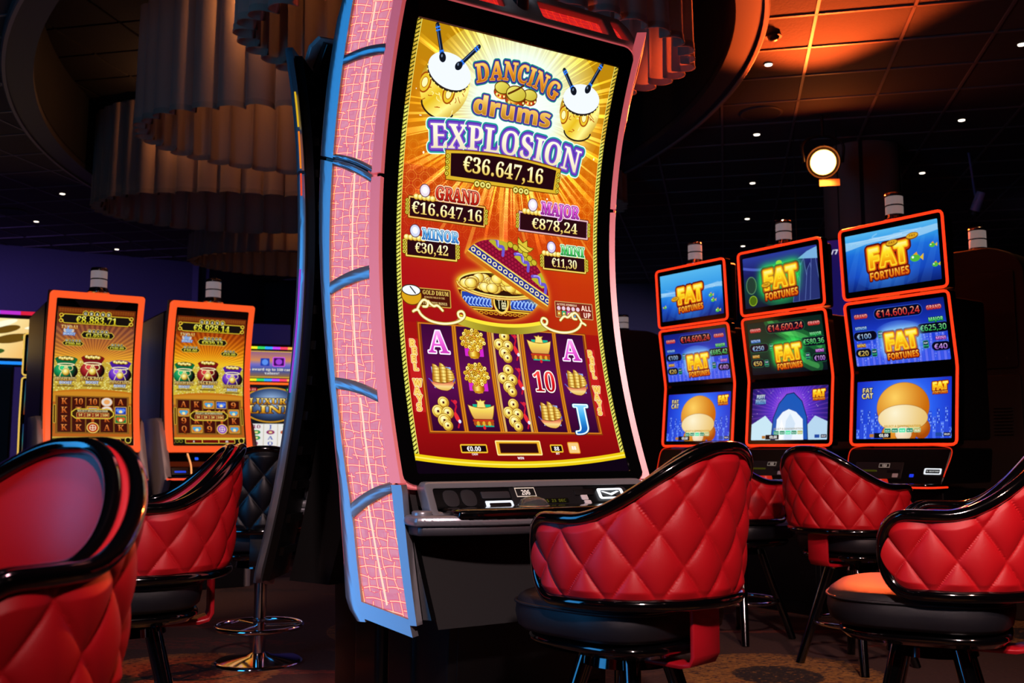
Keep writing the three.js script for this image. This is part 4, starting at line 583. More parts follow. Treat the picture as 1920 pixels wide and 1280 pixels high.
function tallMachine(label, pos, turn, tex) {
  const t = thing('slot_machine', label, 'slot machine', pos, turn);
  const W = 0.81, K = 0.306, K3 = 0.03, YM = 1.718, M = 0.069, Y0 = 0.895, Y1 = 2.448, WB = W + 2 * M;
  const d = (y) => K * (y - YM) ** 2 + K3 * (y - YM) ** 3, bend = bendD(d);
  // body shell behind the screen
  mesh('body', bentPlate(0.84, 0.5, 2.44, 0.2, (v) => { v.z += d(v.y) - 0.25; if (v.z < d(v.y) - 0.1) v.x *= 0.8; }), MAT.blackRough, t);
  mesh('bezel_rim', ringFrame(rrPath(WB + 0.024, Y0 - 0.012, Y1 + 0.012, 0.075), rrPath(WB - 0.03, Y0 + 0.02, Y1 - 0.02, 0.06), frameProf(0.05, 0.4), (v) => { bend(v); v.z -= 0.058; }), tex ? guide : MAT.aluDark, t);
  mesh('bezel', ringFrame(rrPath(WB, Y0, Y1, 0.07), rrPath(W - 0.004, 0.932, 2.379, 0.006), frameProf(0.034, 0.12), (v) => { bend(v); v.z -= 0.034 - 0.004; }), MAT.gloss, t);
  const sg = mapVerts(at(new THREE.BoxGeometry(W, 1.451, 0.012, 1, 72, 1), 0, 0.93 + 1.451 / 2, -0.008), bend); sg.computeVertexNormals();
  mesh('screen', sg, tex ? screenMat(tex, 1.08) : MAT.gloss, t);
  if (tex) areaLight(t, 0xff7a30, 0.5, 0.78, 1.3, 0, 1.65, 0.09);
  // wings
  const AL = 35 * D2R, XL = WB / 2;
  const wing = (u, y, h) => V(-(XL + u * Math.sin(AL) + h * Math.cos(AL)), y, d(y) - u * Math.cos(AL) + h * Math.sin(AL));
  const toWing = (v) => v.copy(wing(v.x, v.y, v.z));
  const panels = [[[0.02, 2.292], [0.174, 2.279], [0.176, 2.455], [0.02, 2.445]], [[0.02, 1.912], [0.168, 1.97], [0.175, 2.248], [0.018, 2.262]], [[0.02, 1.591], [0.174, 1.545], [0.175, 1.933], [0.02, 1.858]], [[0.023, 1.185], [0.174, 1.232], [0.172, 1.504], [0.023, 1.548]], [[0.024, 0.908], [0.17, 0.846], [0.171, 1.194], [0.024, 1.148]], [[0.05, 0.535], [0.194, 0.572], [0.172, 0.802], [0.02, 0.878]]];
  const table = (q) => (y) => { if (y <= q[0][0]) return q[0][1]; for (let i = 1; i < q.length; i++) if (y <= q[i][0]) return lerp(q[i - 1][1], q[i][1], (y - q[i - 1][0]) / (q[i][0] - q[i - 1][0])); return q[q.length - 1][1]; };
  const rimOut = table([[0.5, 0.21], [0.53, 0.244], [0.57, 0.256], [0.7, 0.236], [0.9, 0.213], [1.14, 0.206], [1.35, 0.21], [1.6, 0.22], [1.8, 0.228], [1.97, 0.234], [2.21, 0.238], [2.4, 0.236], [2.47, 0.225], [2.5, 0.205]]);
  const panelOut = table([[0.57, 0.194], [0.8, 0.172], [1.3, 0.172], [2.45, 0.175]]), panelIn = table([[0.53, 0.051], [0.878, 0.021], [1.4, 0.023], [2.4, 0.02]]), footIn = table([[0.49, 0.046], [0.88, 0], [0.9, 0]]);
  for (const side of [-1, 1]) {
    const fin = (list) => { let g = flipWinding(merge(list)); return side > 0 ? flip(g) : g; };
    const box4 = (c, nu, nv, drop) => solid((u, v, h) => wing(lerp(lerp(c[0][0], c[1][0], u), lerp(c[3][0], c[2][0], u), v), lerp(lerp(c[0][1], c[1][1], u), lerp(c[3][1], c[2][1], u), v), h - (h > 0 ? drop(u, v) : 0)), nu, nv, -0.026, 0.008, 0.5);
    const flat = () => 0, roll = (u) => 0.016 * Math.max(0, (u - 0.45) / 0.55) ** 2;
    const strips = (ya, yb, seam) => { const n = 50; return [solid((u, v, h) => { const y = lerp(ya, yb, v) - seam * (1 - u) * (ya > 1.5 ? (1 - v) : v) * 0.02, uo = lerp(panelOut(y), rimOut(y), u); return wing(uo, y, h > 0 ? h - roll(u) : h); }, 8, n, -0.026, 0.008, 0.5)]; }, rail = (ya, yb, seam) => { const n = 50; return [solid((u, v, h) => { const y = lerp(ya, yb, v) - seam * 0.085 * (ya > 1.5 ? (1 - v) : v); return wing(lerp(-0.014 + footIn(y), panelIn(y), u), y, h); }, 2, n, -0.026, 0.008, 0.5)]; };
    const rib = (lo, hi, b0, b1) => solid((u, v, h) => wing(lerp(lerp(lo[3][0], lo[2][0], u), lerp(hi[0][0], hi[1][0], u), v), lerp(lerp(lo[3][1], lo[2][1], u), lerp(hi[0][1], hi[1][1], u), lerp(b0, b1, v)) + 0.008 * Math.sin(Math.PI * u) * (lo[3][1] < lo[2][1] ? 1 : 1), h - (h > 0 ? 0.006 * (2 * v - 1) ** 2 : 0)), 8, 6, -0.026, 0.01, 0.6);
    const cap = (p, top) => solid((u, v, h) => { const e = top ? 3 : 0, f = top ? 2 : 1, y0 = lerp(p[e][1], p[f][1], u), y1 = top ? 2.5 : lerp(0.49, 0.528, u); return wing(lerp(p[e][0], p[f][0], u), lerp(top ? y0 : y1, top ? y1 : y0, v), h); }, 6, 4, -0.026, 0.008, 0.5);
    const f1 = mesh('wing_frame', fin([...strips(1.975, 2.5, 1), rib(panels[1], panels[0], 0, 1), rib(panels[2], panels[1], 0.62, 1), cap(panels[0], true)]), MAT.alu, t);
    mesh('light_rail', fin(rail(1.975, 2.5, 1)), tex ? guide : MAT.aluDark, f1);
    const f2 = mesh('wing_frame', fin([...strips(0.52, 1.962, 1), rib(panels[2], panels[1], 0, 0.5), rib(panels[3], panels[2], 0, 1), rib(panels[4], panels[3], 0, 1), rib(panels[5], panels[4], 0, 1), cap(panels[5], false)]), MAT.alu, t);
    mesh('light_rail', fin(rail(0.905, 1.962, 1)), tex ? guide : MAT.aluDark, f2); mesh('foot_rail', fin(rail(0.52, 0.9, 0)), MAT.alu, f2);
    panels.forEach((p, k) => {
      let g = solid((u, v, h) => { const uu = lerp(lerp(p[0][0], p[1][0], u), lerp(p[3][0], p[2][0], u), v) + (u - 0.5) * 0.012, yy = lerp(lerp(p[0][1], p[1][1], u), lerp(p[3][1], p[2][1], u), v) + (v - 0.5) * 0.012; return wing(uu, yy, h); }, 6, 24, -0.012, -0.004);
      { const ps = g.attributes.position, uv = g.attributes.uv; for (let i = 0; i < uv.count; i++) uv.setXY(i, (-ps.getX(i) - XL) / Math.sin(AL), ps.getY(i) + k * 0.13); }
      g = flipWinding(g); if (side > 0) g = flip(g);
      mesh('light_panel', g, tex ? wingGlow : wingDark, k < 2 ? f1 : f2);
      const um = (p[0][0] + p[1][0]) / 2 - 0.004, yA = Math.min(p[0][1], p[1][1]) + 0.03, yB = Math.max(p[2][1], p[3][1]) - 0.03;
      let tg = tube([0, 0.5, 1].map((s) => wing(um, lerp(yA, yB, s), -0.0065)), 0.0042, false, 10, 6); if (side > 0) tg = flip(tg);
      mesh('light_tube', tg, tex ? tubeGlow : wingDark, k < 2 ? f1 : f2);
    });
    // ribbed back of the wing
    const rim = [[0.5, 0.24], [0.9, 0.205], [1.14, 0.198], [1.6, 0.212], [1.96, 0.226], [2.46, 0.222]], rimAt = (y) => { for (let i = 1; i < rim.length; i++) if (y <= rim[i][0]) return lerp(rim[i - 1][1], rim[i][1], (y - rim[i - 1][0]) / (rim[i][0] - rim[i - 1][0])); return 0.222; };
    let bk = solid((u, v, h) => { const y = lerp(0.53, 2.45, v); return wing(u * rimAt(y), y, h); }, 4, 60, -0.058, -0.03); bk = flipWinding(bk); if (side > 0) bk = flip(bk);
    const bm = mesh('wing_back', bk, MAT.blackSatin, t);
    for (let k = 0; k < 15; k++) { const y = 0.62 + k * 0.122; let r = solid((u, v, h) => wing(lerp(0.03, 0.19, u), y + v * 0.03, h), 2, 2, -0.074, -0.057); r = flipWinding(r); if (side > 0) r = flip(r); mesh('rib', r, MAT.blackSatin, bm); }
    if (tex) { const c = wing(0.1, 1.5, 0.05), l = new THREE.RectAreaLight(0xff6a6a, 0.9, 0.15, 1.7); l.position.set(side < 0 ? c.x : -c.x, 1.5, c.z - 0.02 + 0.05); l.rotation.y = Math.PI + side * (Math.PI / 2 - AL); t.add(l); }
  }
  // lit crown above the screen
  const crown = (v) => { const u = v.y * 0.8, h = v.z; v.y = Y1 + 0.004 + u * 0.86 - h * -0.51; v.z = d(Y1) - 0.045 - u * 0.51 + h * 0.86; };
  const cp = [[[-0.36, 0.035], [-0.08, 0.035], [-0.08, 0.145], [-0.36, 0.145]], [[0.08, 0.035], [0.36, 0.035], [0.36, 0.145], [0.08, 0.145]], [[-0.455, 0.03], [-0.4, 0.03], [-0.4, 0.145], [-0.435, 0.145]], [[0.4, 0.03], [0.455, 0.03], [0.435, 0.145], [0.4, 0.145]]];
  const cf = mesh('crown_frame', slab(dense([[-0.49, -0.01], [0.49, -0.01], [0.48, 0.13], [0.45, 0.185], [0.06, 0.2], [0.045, 0.15], [-0.045, 0.15], [-0.06, 0.2], [-0.45, 0.185], [-0.48, 0.13]], 0.05), cp.map((h) => rounded(h, 0.012, 4)), 0.034, 0.008, crown), phys(0xc2bebc, 0.45, 0.1), t);
  for (const p of cp) { const g = slab(rounded(p, 0.012, 4), [], 0.01, 0, null), uv = g.attributes.uv, ps = g.attributes.position; for (let i = 0; i < uv.count; i++) uv.setXY(i, ps.getX(i), ps.getY(i)); mapVerts(g, crown); g.computeVertexNormals(); mesh('light_panel', g, tex ? wingRed : wingDark, cf); }
  mesh('crown_back', slab(dense([[-0.46, 0], [0.46, 0], [0.44, 0.17], [-0.44, 0.17]], 0.05), [], 0.05, 0.006, (v) => { v.z -= 0.058; crown(v); }), MAT.blackSatin, t);
  { const b = new THREE.Group(); b.name = 'beacon'; b.position.set(0, Y1 + 0.03, d(Y1) - 0.07); t.add(b); mesh('beacon_stem', merge([at(cyl(0.036, 0.036, 0.09, 28), 0, 0.045, 0), at(cyl(0.034, 0.034, 0.12, 28), 0, 0.2, 0)]), MAT.chrome, b); mesh('beacon_light', at(cyl(0.041, 0.041, 0.055, 28), 0, 0.115, 0), glow(0xdfe8ff, 0.8), b); mesh('beacon_cap', at(cyl(0.03, 0.04, 0.02, 28), 0, 0.27, 0), MAT.chrome, b); }
  // console, shelf and pedestal
  const zc = 0.205;
  const con = mesh('console', slab(dense(rounded([[-0.4, 0.83], [0.4, 0.83], [0.395, 0.895], [-0.395, 0.895]], 0.012), 0.1), [], 0.1, 0.008, (v) => { v.z += zc - 0.08 + (0.895 - v.y) * 0.7; }), MAT.blackSatin, t);
  const face = (x, y, w, h, dz = 0.004, r = 0.004, th = 0.006) => slab(rounded(rect(x - w / 2, y - h / 2, x + w / 2, y + h / 2), r), [], th, 0.001, (v) => { v.z += zc + 0.02 + (0.895 - v.y) * 0.7 + dz - th; });
  mesh('console_edge', slab(dense(rounded([[-0.415, 0.812], [0.415, 0.812], [0.41, 0.908], [-0.41, 0.908]], 0.02), 0.1), [dense(rounded([[-0.388, 0.8], [0.388, 0.8], [0.385, 0.888], [-0.385, 0.888]].map(([a, b]) => [a, Math.max(b, 0.822)]), 0.008), 0.1)], 0.06, 0.006, (v) => { v.z += zc - 0.03 + (0.895 - v.y) * 0.7; }), MAT.silver, con);
  for (const x of [-0.33, -0.27, 0.31]) { mesh('speaker', slab(rounded(rect(x - 0.026, 0.835, x + 0.026, 0.883), 0.024, 6), [], 0.004, 0.001, (v) => { v.z += zc + 0.019 + (0.895 - v.y) * 0.7; }), std(0x1c1c20, 0.7), con); }
  const signTex = (w, h, paint) => std(0xffffff, 0.5, 0, { map: ctex(w, h, paint), emissive: 0xffffff, emissiveMap: ctex(w, h, paint), emissiveIntensity: 0.5 });
  const uvFace = (x, y, w, h, dz, mat, name, parent = con) => { const g = face(x, y, w, h, dz), u = g.attributes.uv, p = g.attributes.position; for (let i = 0; i < u.count; i++) u.setXY(i, (p.getX(i) - x + w / 2) / w, (p.getY(i) - y + h / 2) / h); return mesh(name, g, mat, parent); };
  uvFace(-0.065, 0.872, 0.075, 0.03, 0.006, signTex(128, 48, (g, w, h) => { g.fillStyle = '#0a0a0a'; g.fillRect(0, 0, w, h); g.strokeStyle = '#cfc9b8'; g.lineWidth = 5; g.strokeRect(4, 4, w - 8, h - 8); otext(g, '206', w / 2, h / 2 + 1, 34, { font: 'sans-serif', fill: '#e8e4d8' }); }), 'number_plate');
  mesh('usb_plate', face(-0.175, 0.866, 0.1, 0.02, 0.006), MAT.aluDark, con);
  mesh('ticket_slot', face(-0.17, 0.838, 0.095, 0.022, 0.006), glow(0xf0f4ff, 1.1), con); mesh('ticket_mouth', face(-0.17, 0.838, 0.075, 0.01, 0.009), MAT.black, con);
  mesh('reader_panel', face(0.02, 0.858, 0.28, 0.056, 0.005), std(0x1a1a1c, 0.4), con);
  uvFace(0.0, 0.845, 0.17, 0.014, 0.008, new THREE.MeshStandardMaterial({ color: 0x050505, roughness: 0.3, emissive: 0xffffff, emissiveIntensity: 0.5, emissiveMap: ctex(256, 24, (g, w, h) => { g.fillStyle = '#0c0c06'; g.fillRect(0, 0, w, h); otext(g, 'TUE 12:45 23 DEC', w / 2, h / 2 + 1, 19, { font: 'monospace', w: 220, fill: '#8a8420' }); }) }), 'display_strip');
  mesh('card_reader', face(0.155, 0.868, 0.075, 0.018, 0.009), MAT.black, con); for (const [y, s] of [[0.852, 0.016], [0.836, 0.014]]) mesh('sticker', face(0.15 + (0.852 - y) * 0.4, y, 0.026, s, 0.009), MAT.white, con);
  { const fr = mesh('bill_acceptor_light', slab(rounded(rect(0.212, 0.845, 0.312, 0.878), 0.008), [rounded(rect(0.22, 0.851, 0.304, 0.872), 0.005)], 0.008, 0.001, (v) => { v.z += zc + 0.022 + (0.895 - v.y) * 0.7; }), glow(0xf4f8ff, 1.3), con); poly; mesh('arrow_mark', slab([[0.226, 0.868], [0.262, 0.856], [0.298, 0.868], [0.29, 0.869], [0.262, 0.862], [0.234, 0.869]], [], 0.006, 0, (v) => { v.z += zc + 0.022 + (0.895 - v.y) * 0.7; }), glow(0xf4f8ff, 1.3), con); }
  // shelf: rounded slab bulging towards the player
  const shelfOut = []; for (let k = 0; k <= 40; k++) { const a = lerp(-1, 1, k / 40); shelfOut.push([a * 0.485, 0.33 + 0.1 * (1 - Math.abs(a) ** 2.6)]); } shelfOut.push([0.485, 0.24], [0.44, 0.2], [-0.44, 0.2], [-0.485, 0.24]);
  const lay = (out, th, y, bv, mat, name, par) => { const g = slab(rounded(out, 0.03, 4), [], th, bv, (v) => { const q = v.z; v.z = v.y; v.y = y + q; v.x = -v.x; }, 0.6); return mesh(name, g, mat, par || t); };
  const sh = lay(shelfOut, 0.03, 0.785, 0.012, MAT.silver, 'shelf');
  lay(shelfOut.map(([x, z]) => [x * 0.97, 0.2 + (z - 0.2) * 0.94]), 0.03, 0.758, 0.008, MAT.aluDark, 'shelf_lip', sh);
  const pad = []; for (let k = 0; k <= 30; k++) { const a = lerp(-1, 1, k / 30); pad.push([a * 0.375, 0.34 + 0.098 * (1 - Math.abs(a * 0.78) ** 2.6)]); } pad.push([0.375, 0.25], [-0.375, 0.25]); lay(pad, 0.032, 0.802, 0.014, MAT.gloss, 'arm_rest', sh);
  for (const s of [-1, 1]) mesh('cup_button', at(lathe([[0.001, 0.012], [0.026, 0.012], [0.03, 0.008], [0.03, 0]], 24), s * 0.435, 0.815, 0.27), MAT.silver, sh);
  mesh('spin_button', at(lathe([[0.05, 0], [0.048, 0.012], [0.036, 0.026], [0.018, 0.033], [0.001, 0.035]], 28), -0.08, 0.828, 0.315), phys(0xffffff, 0.04, 0, { transmission: 0.95, thickness: 0.03, ior: 1.45 }), sh); mesh('button_ring', at(new THREE.TorusGeometry(0.05, 0.006, 10, 32).rotateX(Math.PI / 2), -0.08, 0.83, 0.315), MAT.chrome, sh);
  const ped = mesh('pedestal', slab(dense([[-0.3, 0], [0.3, 0], [0.3, 0.775], [-0.3, 0.775]], 0.1), [], 0.42, 0.01, (v) => { v.z += -0.22; if (v.z > 0) v.z -= (1 - sstep(0.2, 0.75, v.y)) * 0.03; }), MAT.blackSatin, t);
  mesh('pedestal_door', slab(rounded(rect(-0.27, 0.27, 0.27, 0.72), 0.012), [], 0.012, 0.003, (v) => { v.z += 0.195 - (1 - sstep(0.2, 0.75, v.y)) * 0.03; }), MAT.blackSatin, ped); mesh('pedestal_kick', slab(rounded(rect(-0.27, 0.04, 0.27, 0.255), 0.012), [], 0.012, 0.003, (v) => { v.z += 0.195 - (1 - sstep(0.2, 0.75, v.y)) * 0.03; }), MAT.blackSatin, ped);
  mesh('lock', at(lathe([[0.001, 0.012], [0.006, 0.012], [0.008, 0.008], [0.013, 0.008], [0.015, 0]], 20).rotateX(Math.PI / 2), -0.2, 0.67, 0.2), MAT.chrome, ped);
  mesh('rear_pillar', at(rbox(0.62, 1.5, 0.22, 0.03), 0, 0.75, -0.14), phys(0x0a0a0c, 0.2, 0), t);
  return t;
}
function flipWinding(g) { g = g.index ? g.toNonIndexed() : g; for (const k of Object.keys(g.attributes)) { const a = g.attributes[k], s = a.itemSize, r = a.array; for (let i = 0; i < a.count; i += 3) for (let c = 0; c < s; c++) { const q = r[(i + 1) * s + c]; r[(i + 1) * s + c] = r[(i + 2) * s + c]; r[(i + 2) * s + c] = q; } } return toCreasedNormals(g, 0.9); }

const TH = 31.47 * D2R, NX = Math.sin(TH), NZ = Math.cos(TH), MX = -0.0313, MZ = -3.3871;
tallMachine('towering curved-screen slot machine with pink glowing lattice wings', [MX, 0, MZ], TH, ctex(1024, 1828, drawMain));
{
  const D = 0.56, t2 = tallMachine('black rear of a second tall curved machine, back to back with the glowing one', [MX - NX * D, 0, MZ - NZ * D], TH + Math.PI, null);
  const b = t2.children.find((c) => c.name === 'body');
  mesh('sticker', at(rbox(0.045, 0.06, 0.004, 0.002), 0.33, 0.66, -0.285), MAT.white, b);
  const AL = 35 * D2R, rimPt = (y) => V(0.474 + 0.236 * Math.sin(AL) - 0.012 * Math.cos(AL) + 0.002, y, 0.306 * (y - 1.718) ** 2 + 0.03 * (y - 1.718) ** 3 - 0.238 * Math.cos(AL) - 0.03 * Math.sin(AL));
  for (const [y0, y1, c] of [[2.28, 2.14, 0xf0c020], [2.12, 1.98, 0xff8a20], [1.96, 1.88, 0xff4a20], [1.62, 1.2, 0xa040e0]]) mesh('led_strip', tube([0, 0.5, 1].map((k) => rimPt(lerp(y0, y1, k))), 0.0035, false, 12, 6), glow(c, 0.8), b);
}

// ---------------------------------------------------------------- three-screen machines
function triMachine(label, pos, turn, texs, led, group) {
  const t = thing('slot_machine', label, 'slot machine', pos, turn, group);
  const W = 0.68, prof = [[1.031, 0], [1.47, -0.044], [1.886, 0.013], [1.901, 0.012], [2.334, 0.037]];
  const d = (y) => { if (y <= prof[0][0]) return 0; for (let i = 1; i < prof.length; i++) if (y <= prof[i][0]) return lerp(prof[i - 1][1], prof[i][1], (y - prof[i - 1][0]) / (prof[i][0] - prof[i - 1][0])); return 0.037; };
  const ledM = glow(led[0], led[1] * 1.1);
  const unit = (name, y0, y1, screens) => {
    const m = mesh(name, merge(screens.map(([a, b, , lo, hi]) => ringFrame(rrPath(W, lo, hi, 0.012, 6, 8, 3), rrPath(0.602, a + 0.001, b - 0.001, 0.004, 6, 8, 3), [[0, 0], [0, 0.05], [0.15, 0.06], [0.97, 0.06], [1, 0.058], [1, 0]], (v) => { v.z += d(v.y) - 0.062; }))), MAT.gloss, t);
    const path = rounded(rect(-W / 2 + 0.004, y0 + 0.004, W / 2 - 0.004, y1 - 0.004), 0.03, 6), pp = dense(path, 0.04).map(([x, y]) => V(x, y, d(y) + 0.002));
    mesh('led_tube', tube(pp, 0.0078, true, pp.length * 2, 8), ledM, m);
    screens.forEach(([a, b, tex]) => { const g = new THREE.BoxGeometry(0.604, b - a, 0.006, 1, 1, 1); mapVerts(at(g, 0, (a + b) / 2, 0), (v) => { v.z += d(v.y) - 0.006; }); g.computeVertexNormals(); mesh('screen', g, screenMat(tex, 1.0), m); });
    return m;
  };
  unit('top_display', 1.901, 2.334, [[1.95, 2.29, texs[0], 1.901, 2.334]]);
  unit('main_display', 1.031, 1.886, [[1.505, 1.85, texs[1], 1.47, 1.886], [1.07, 1.41, texs[2], 1.031, 1.47]]);
  areaLight(t, 0x4060ff, 0.35, 0.55, 1.2, 0, 1.66, 0.06);
  mesh('body', merge([at(rbox(0.62, 0.8, 0.34, 0.02), 0, 1.46, -0.24), at(rbox(0.6, 0.42, 0.1, 0.02), 0, 2.11, -0.085), at(rbox(0.1, 0.5, 0.08, 0.02), 0, 1.98, -0.15)]), MAT.black, t);
  candle(t, 0, 2.334, -0.03, 1.15);
  const con = mesh('console', slab(dense(rounded([[-0.3, 0.82], [0.3, 0.82], [0.32, 1.015], [-0.32, 1.015]], 0.02), 0.1), [], 0.42, 0.01, (v) => { v.z += -0.4 + (1.015 - v.y) * 0.45 * (v.z > 0.2 ? 1 : 0); }), MAT.blackSatin, t);
  const zf = (y) => 0.02 + (1.015 - y) * 0.45, face = (x0, y0, x1, y1, th, dz = 0) => slab(rounded(rect(x0, y0, x1, y1), 0.004), [], th, 0.001, (v) => { v.z += zf(v.y) + dz - 0.002; });
  mesh('led_tube', tube([[-0.305, 0.86, zf(0.86) + 0.002], [-0.322, 1.0, zf(1.0)], [-0.3, 1.018, 0.018], [0.3, 1.018, 0.018], [0.322, 1.0, zf(1.0)], [0.305, 0.86, zf(0.86) + 0.002]], 0.0028, false, 60, 6), glow(led[0], led[1] * 0.5), con);
  mesh('reader_panel', face(-0.26, 0.845, 0.05, 0.935, 0.006), std(0x26221f, 0.5), con);
  const np = face(-0.1, 0.905, -0.03, 0.93, 0.006, 0.006), u = np.attributes.uv, p = np.attributes.position; for (let i = 0; i < u.count; i++) u.setXY(i, (p.getX(i) + 0.1) / 0.07, (p.getY(i) - 0.905) / 0.025);
  const ptx = ctex(128, 48, (g, w, h) => { g.fillStyle = '#15110f'; g.fillRect(0, 0, w, h); g.strokeStyle = '#c8bfb0'; g.lineWidth = 5; g.strokeRect(4, 4, w - 8, h - 8); otext(g, texs[3], w / 2, h / 2 + 1, 34, { font: 'sans-serif', fill: '#e8e0d0' }); });
  mesh('number_plate', np, std(0xffffff, 0.5, 0, { map: ptx, emissive: 0xffffff, emissiveMap: ptx, emissiveIntensity: 0.35 }), con);
  mesh('card_slot', face(-0.04, 0.88, 0.04, 0.897, 0.008, 0.004), MAT.black, con); mesh('sticker', face(-0.005, 0.852, 0.03, 0.874, 0.003, 0.006), MAT.white, con);
  mesh('display_strip', face(-0.24, 0.882, -0.11, 0.892, 0.003, 0.005), glow(0x6a6a10, 0.25), con); mesh('power_light', face(0.1, 0.855, 0.125, 0.872, 0.004, 0.002), glow(0x2040ff, 0.8), con);
  const fr = mesh('bill_acceptor_light', slab(rounded(rect(0.185, 0.872, 0.285, 0.905), 0.008), [rounded(rect(0.192, 0.878, 0.278, 0.899), 0.005)], 0.006, 0.001, (v) => { v.z += zf(v.y); }), glow(0xf4f8ff, 1.0), con);
  const btx = ctex(192, 48, (g, w, h) => { g.fillStyle = '#0a0a0c'; g.fillRect(0, 0, w, h); otext(g, '10 - 500 OR TICKET', w / 2, h / 2, 22, { font: 'sans-serif', w: 170, fill: '#fff' }); }), bg = face(0.192, 0.878, 0.278, 0.899, 0.004), bu = bg.attributes.uv, bp = bg.attributes.position; for (let i = 0; i < bu.count; i++) bu.setXY(i, (bp.getX(i) - 0.192) / 0.086, (bp.getY(i) - 0.878) / 0.021);
  mesh('bill_label', bg, screenMat(btx, 0.8), fr);
  const sh = mesh('shelf', slab(rounded([[-0.33, 0], [0.33, 0], [0.33, 0.2], [0.2, 0.25], [-0.2, 0.25], [-0.33, 0.2]], 0.03), [], 0.03, 0.008, (v) => { const q = v.z; v.z = 0.08 + v.y; v.y = 0.795 + q; v.x = -v.x; }), MAT.gloss, t);
  mesh('led_tube', tube([[-0.33, 0.806, 0.1], [-0.332, 0.806, 0.27], [-0.2, 0.806, 0.332], [0.2, 0.806, 0.332], [0.332, 0.806, 0.27], [0.33, 0.806, 0.1]], 0.005, false, 80, 6), glow(led[0], led[1] * 0.8), sh);
  mesh('spin_button', at(cyl(0.04, 0.045, 0.02, 24), 0.0, 0.835, 0.22), glow(led[0], 0.5), sh);
  mesh('pedestal', slab(dense(rect(-0.29, 0, 0.29, 0.79), 0.2), [], 0.44, 0.01, (v) => { v.z -= 0.36; }), MAT.blackSatin, t); mesh('pedestal_door', slab(rounded(rect(-0.26, 0.08, 0.26, 0.72), 0.012), [], 0.012, 0.003, (v) => { v.z += 0.075; }), MAT.blackSatin, t);
  return t;
}
const TW = 640, TT = 360, RT = -54.3 * D2R, ledRed = [0xff3210, 1.5];
const lowCat = ctex(TW, TT, (g, w, h) => drawLow(g, w, h, { name: ['FAT', 'CAT'] }));
triMachine('three-screen blue slot machine closest to the round column, skyline display', [2.223, 0, -5.716], RT, [ctex(TW, TT, (g, w, h) => drawTop(g, w, h, { line: 0.24, lx: 0.46, ly: 0.55, lw: 320, coins: [[470, 76], [330, 96]], fish: [[480, 210, 1.5, -1], [596, 150, 0.9, -1], [606, 268, 0.9, -1]] })), ctex(TW, TT, (g, w, h) => drawMid(g, w, h, { major: '€625,30', minor: '€100', mini: '€20', mega: '€40' })), lowCat, '153'], ledRed, 'three-screen machines in a row');
triMachine('three-screen slot machine with green aurora display between two blue ones', [1.764, 0, -6.422], RT, [ctex(TW, TT, (g, w, h) => drawTop(g, w, h, { night: true, line: 0.3, lx: 0.5, ly: 0.58, lw: 330, coins: [[196, 214]], fish: [] })), ctex(TW, TT, (g, w, h) => drawMid(g, w, h, { night: true, major: '€580,36', minor: '€250', mini: '€50', mega: '€100' })), ctex(TW, TT, (g, w, h) => drawLow(g, w, h, { night: true, name: ['PUFFY', 'PENGUIN'] })), '152'], ledRed, 'three-screen machines in a row');
triMachine('three-screen blue slot machine at the far end of its row, pale water line', [1.305, 0, -7.102], RT, [ctex(TW, TT, (g, w, h) => drawTop(g, w, h, { line: 0.5, lx: 0.48, ly: 0.58, lw: 300, coins: [[150, 200]], fish: [[280, 250, 1.5, -1], [520, 210, 0.9, -1], [540, 250, 0.9, -1], [580, 330, 0.9, -1], [40, 250, 0.7, 1]] })), ctex(TW, TT, (g, w, h) => drawMid(g, w, h, { major: '€685,42', minor: '€100', mini: '€20', mega: '€40' })), lowCat, '151'], ledRed, 'three-screen machines in a row');
{
  const ytex = ctex(256, 256, (g, w, h) => { g.fillStyle = lg(g, 0, 0, 0, h, [[0, '#1c2c5c'], [0.5, '#2a6a70'], [1, '#7a2c0c']]); g.fillRect(0, 0, w, h); rrect(g, 10, 10, w - 20, h - 20, 16, null, '#c8901c', 8); for (let k = 0; k < 30; k++) rrect(g, rr(14, 230), rr(130, 236), 18, 14, 3, ['#c86a1c', '#e8b030', '#8a1c10'][k % 3]); disc(g, 60, 60, 34, 30, '#6aa0d8'); });
  const ym = triMachine('yellow-framed slot machine half hidden behind a portrait machine', [-4.15, 0, -9.08], 0.55, [ytex, ytex, ytex, '148'], [0xffd060, 0.75]); ym.scale.setScalar(0.88);
}

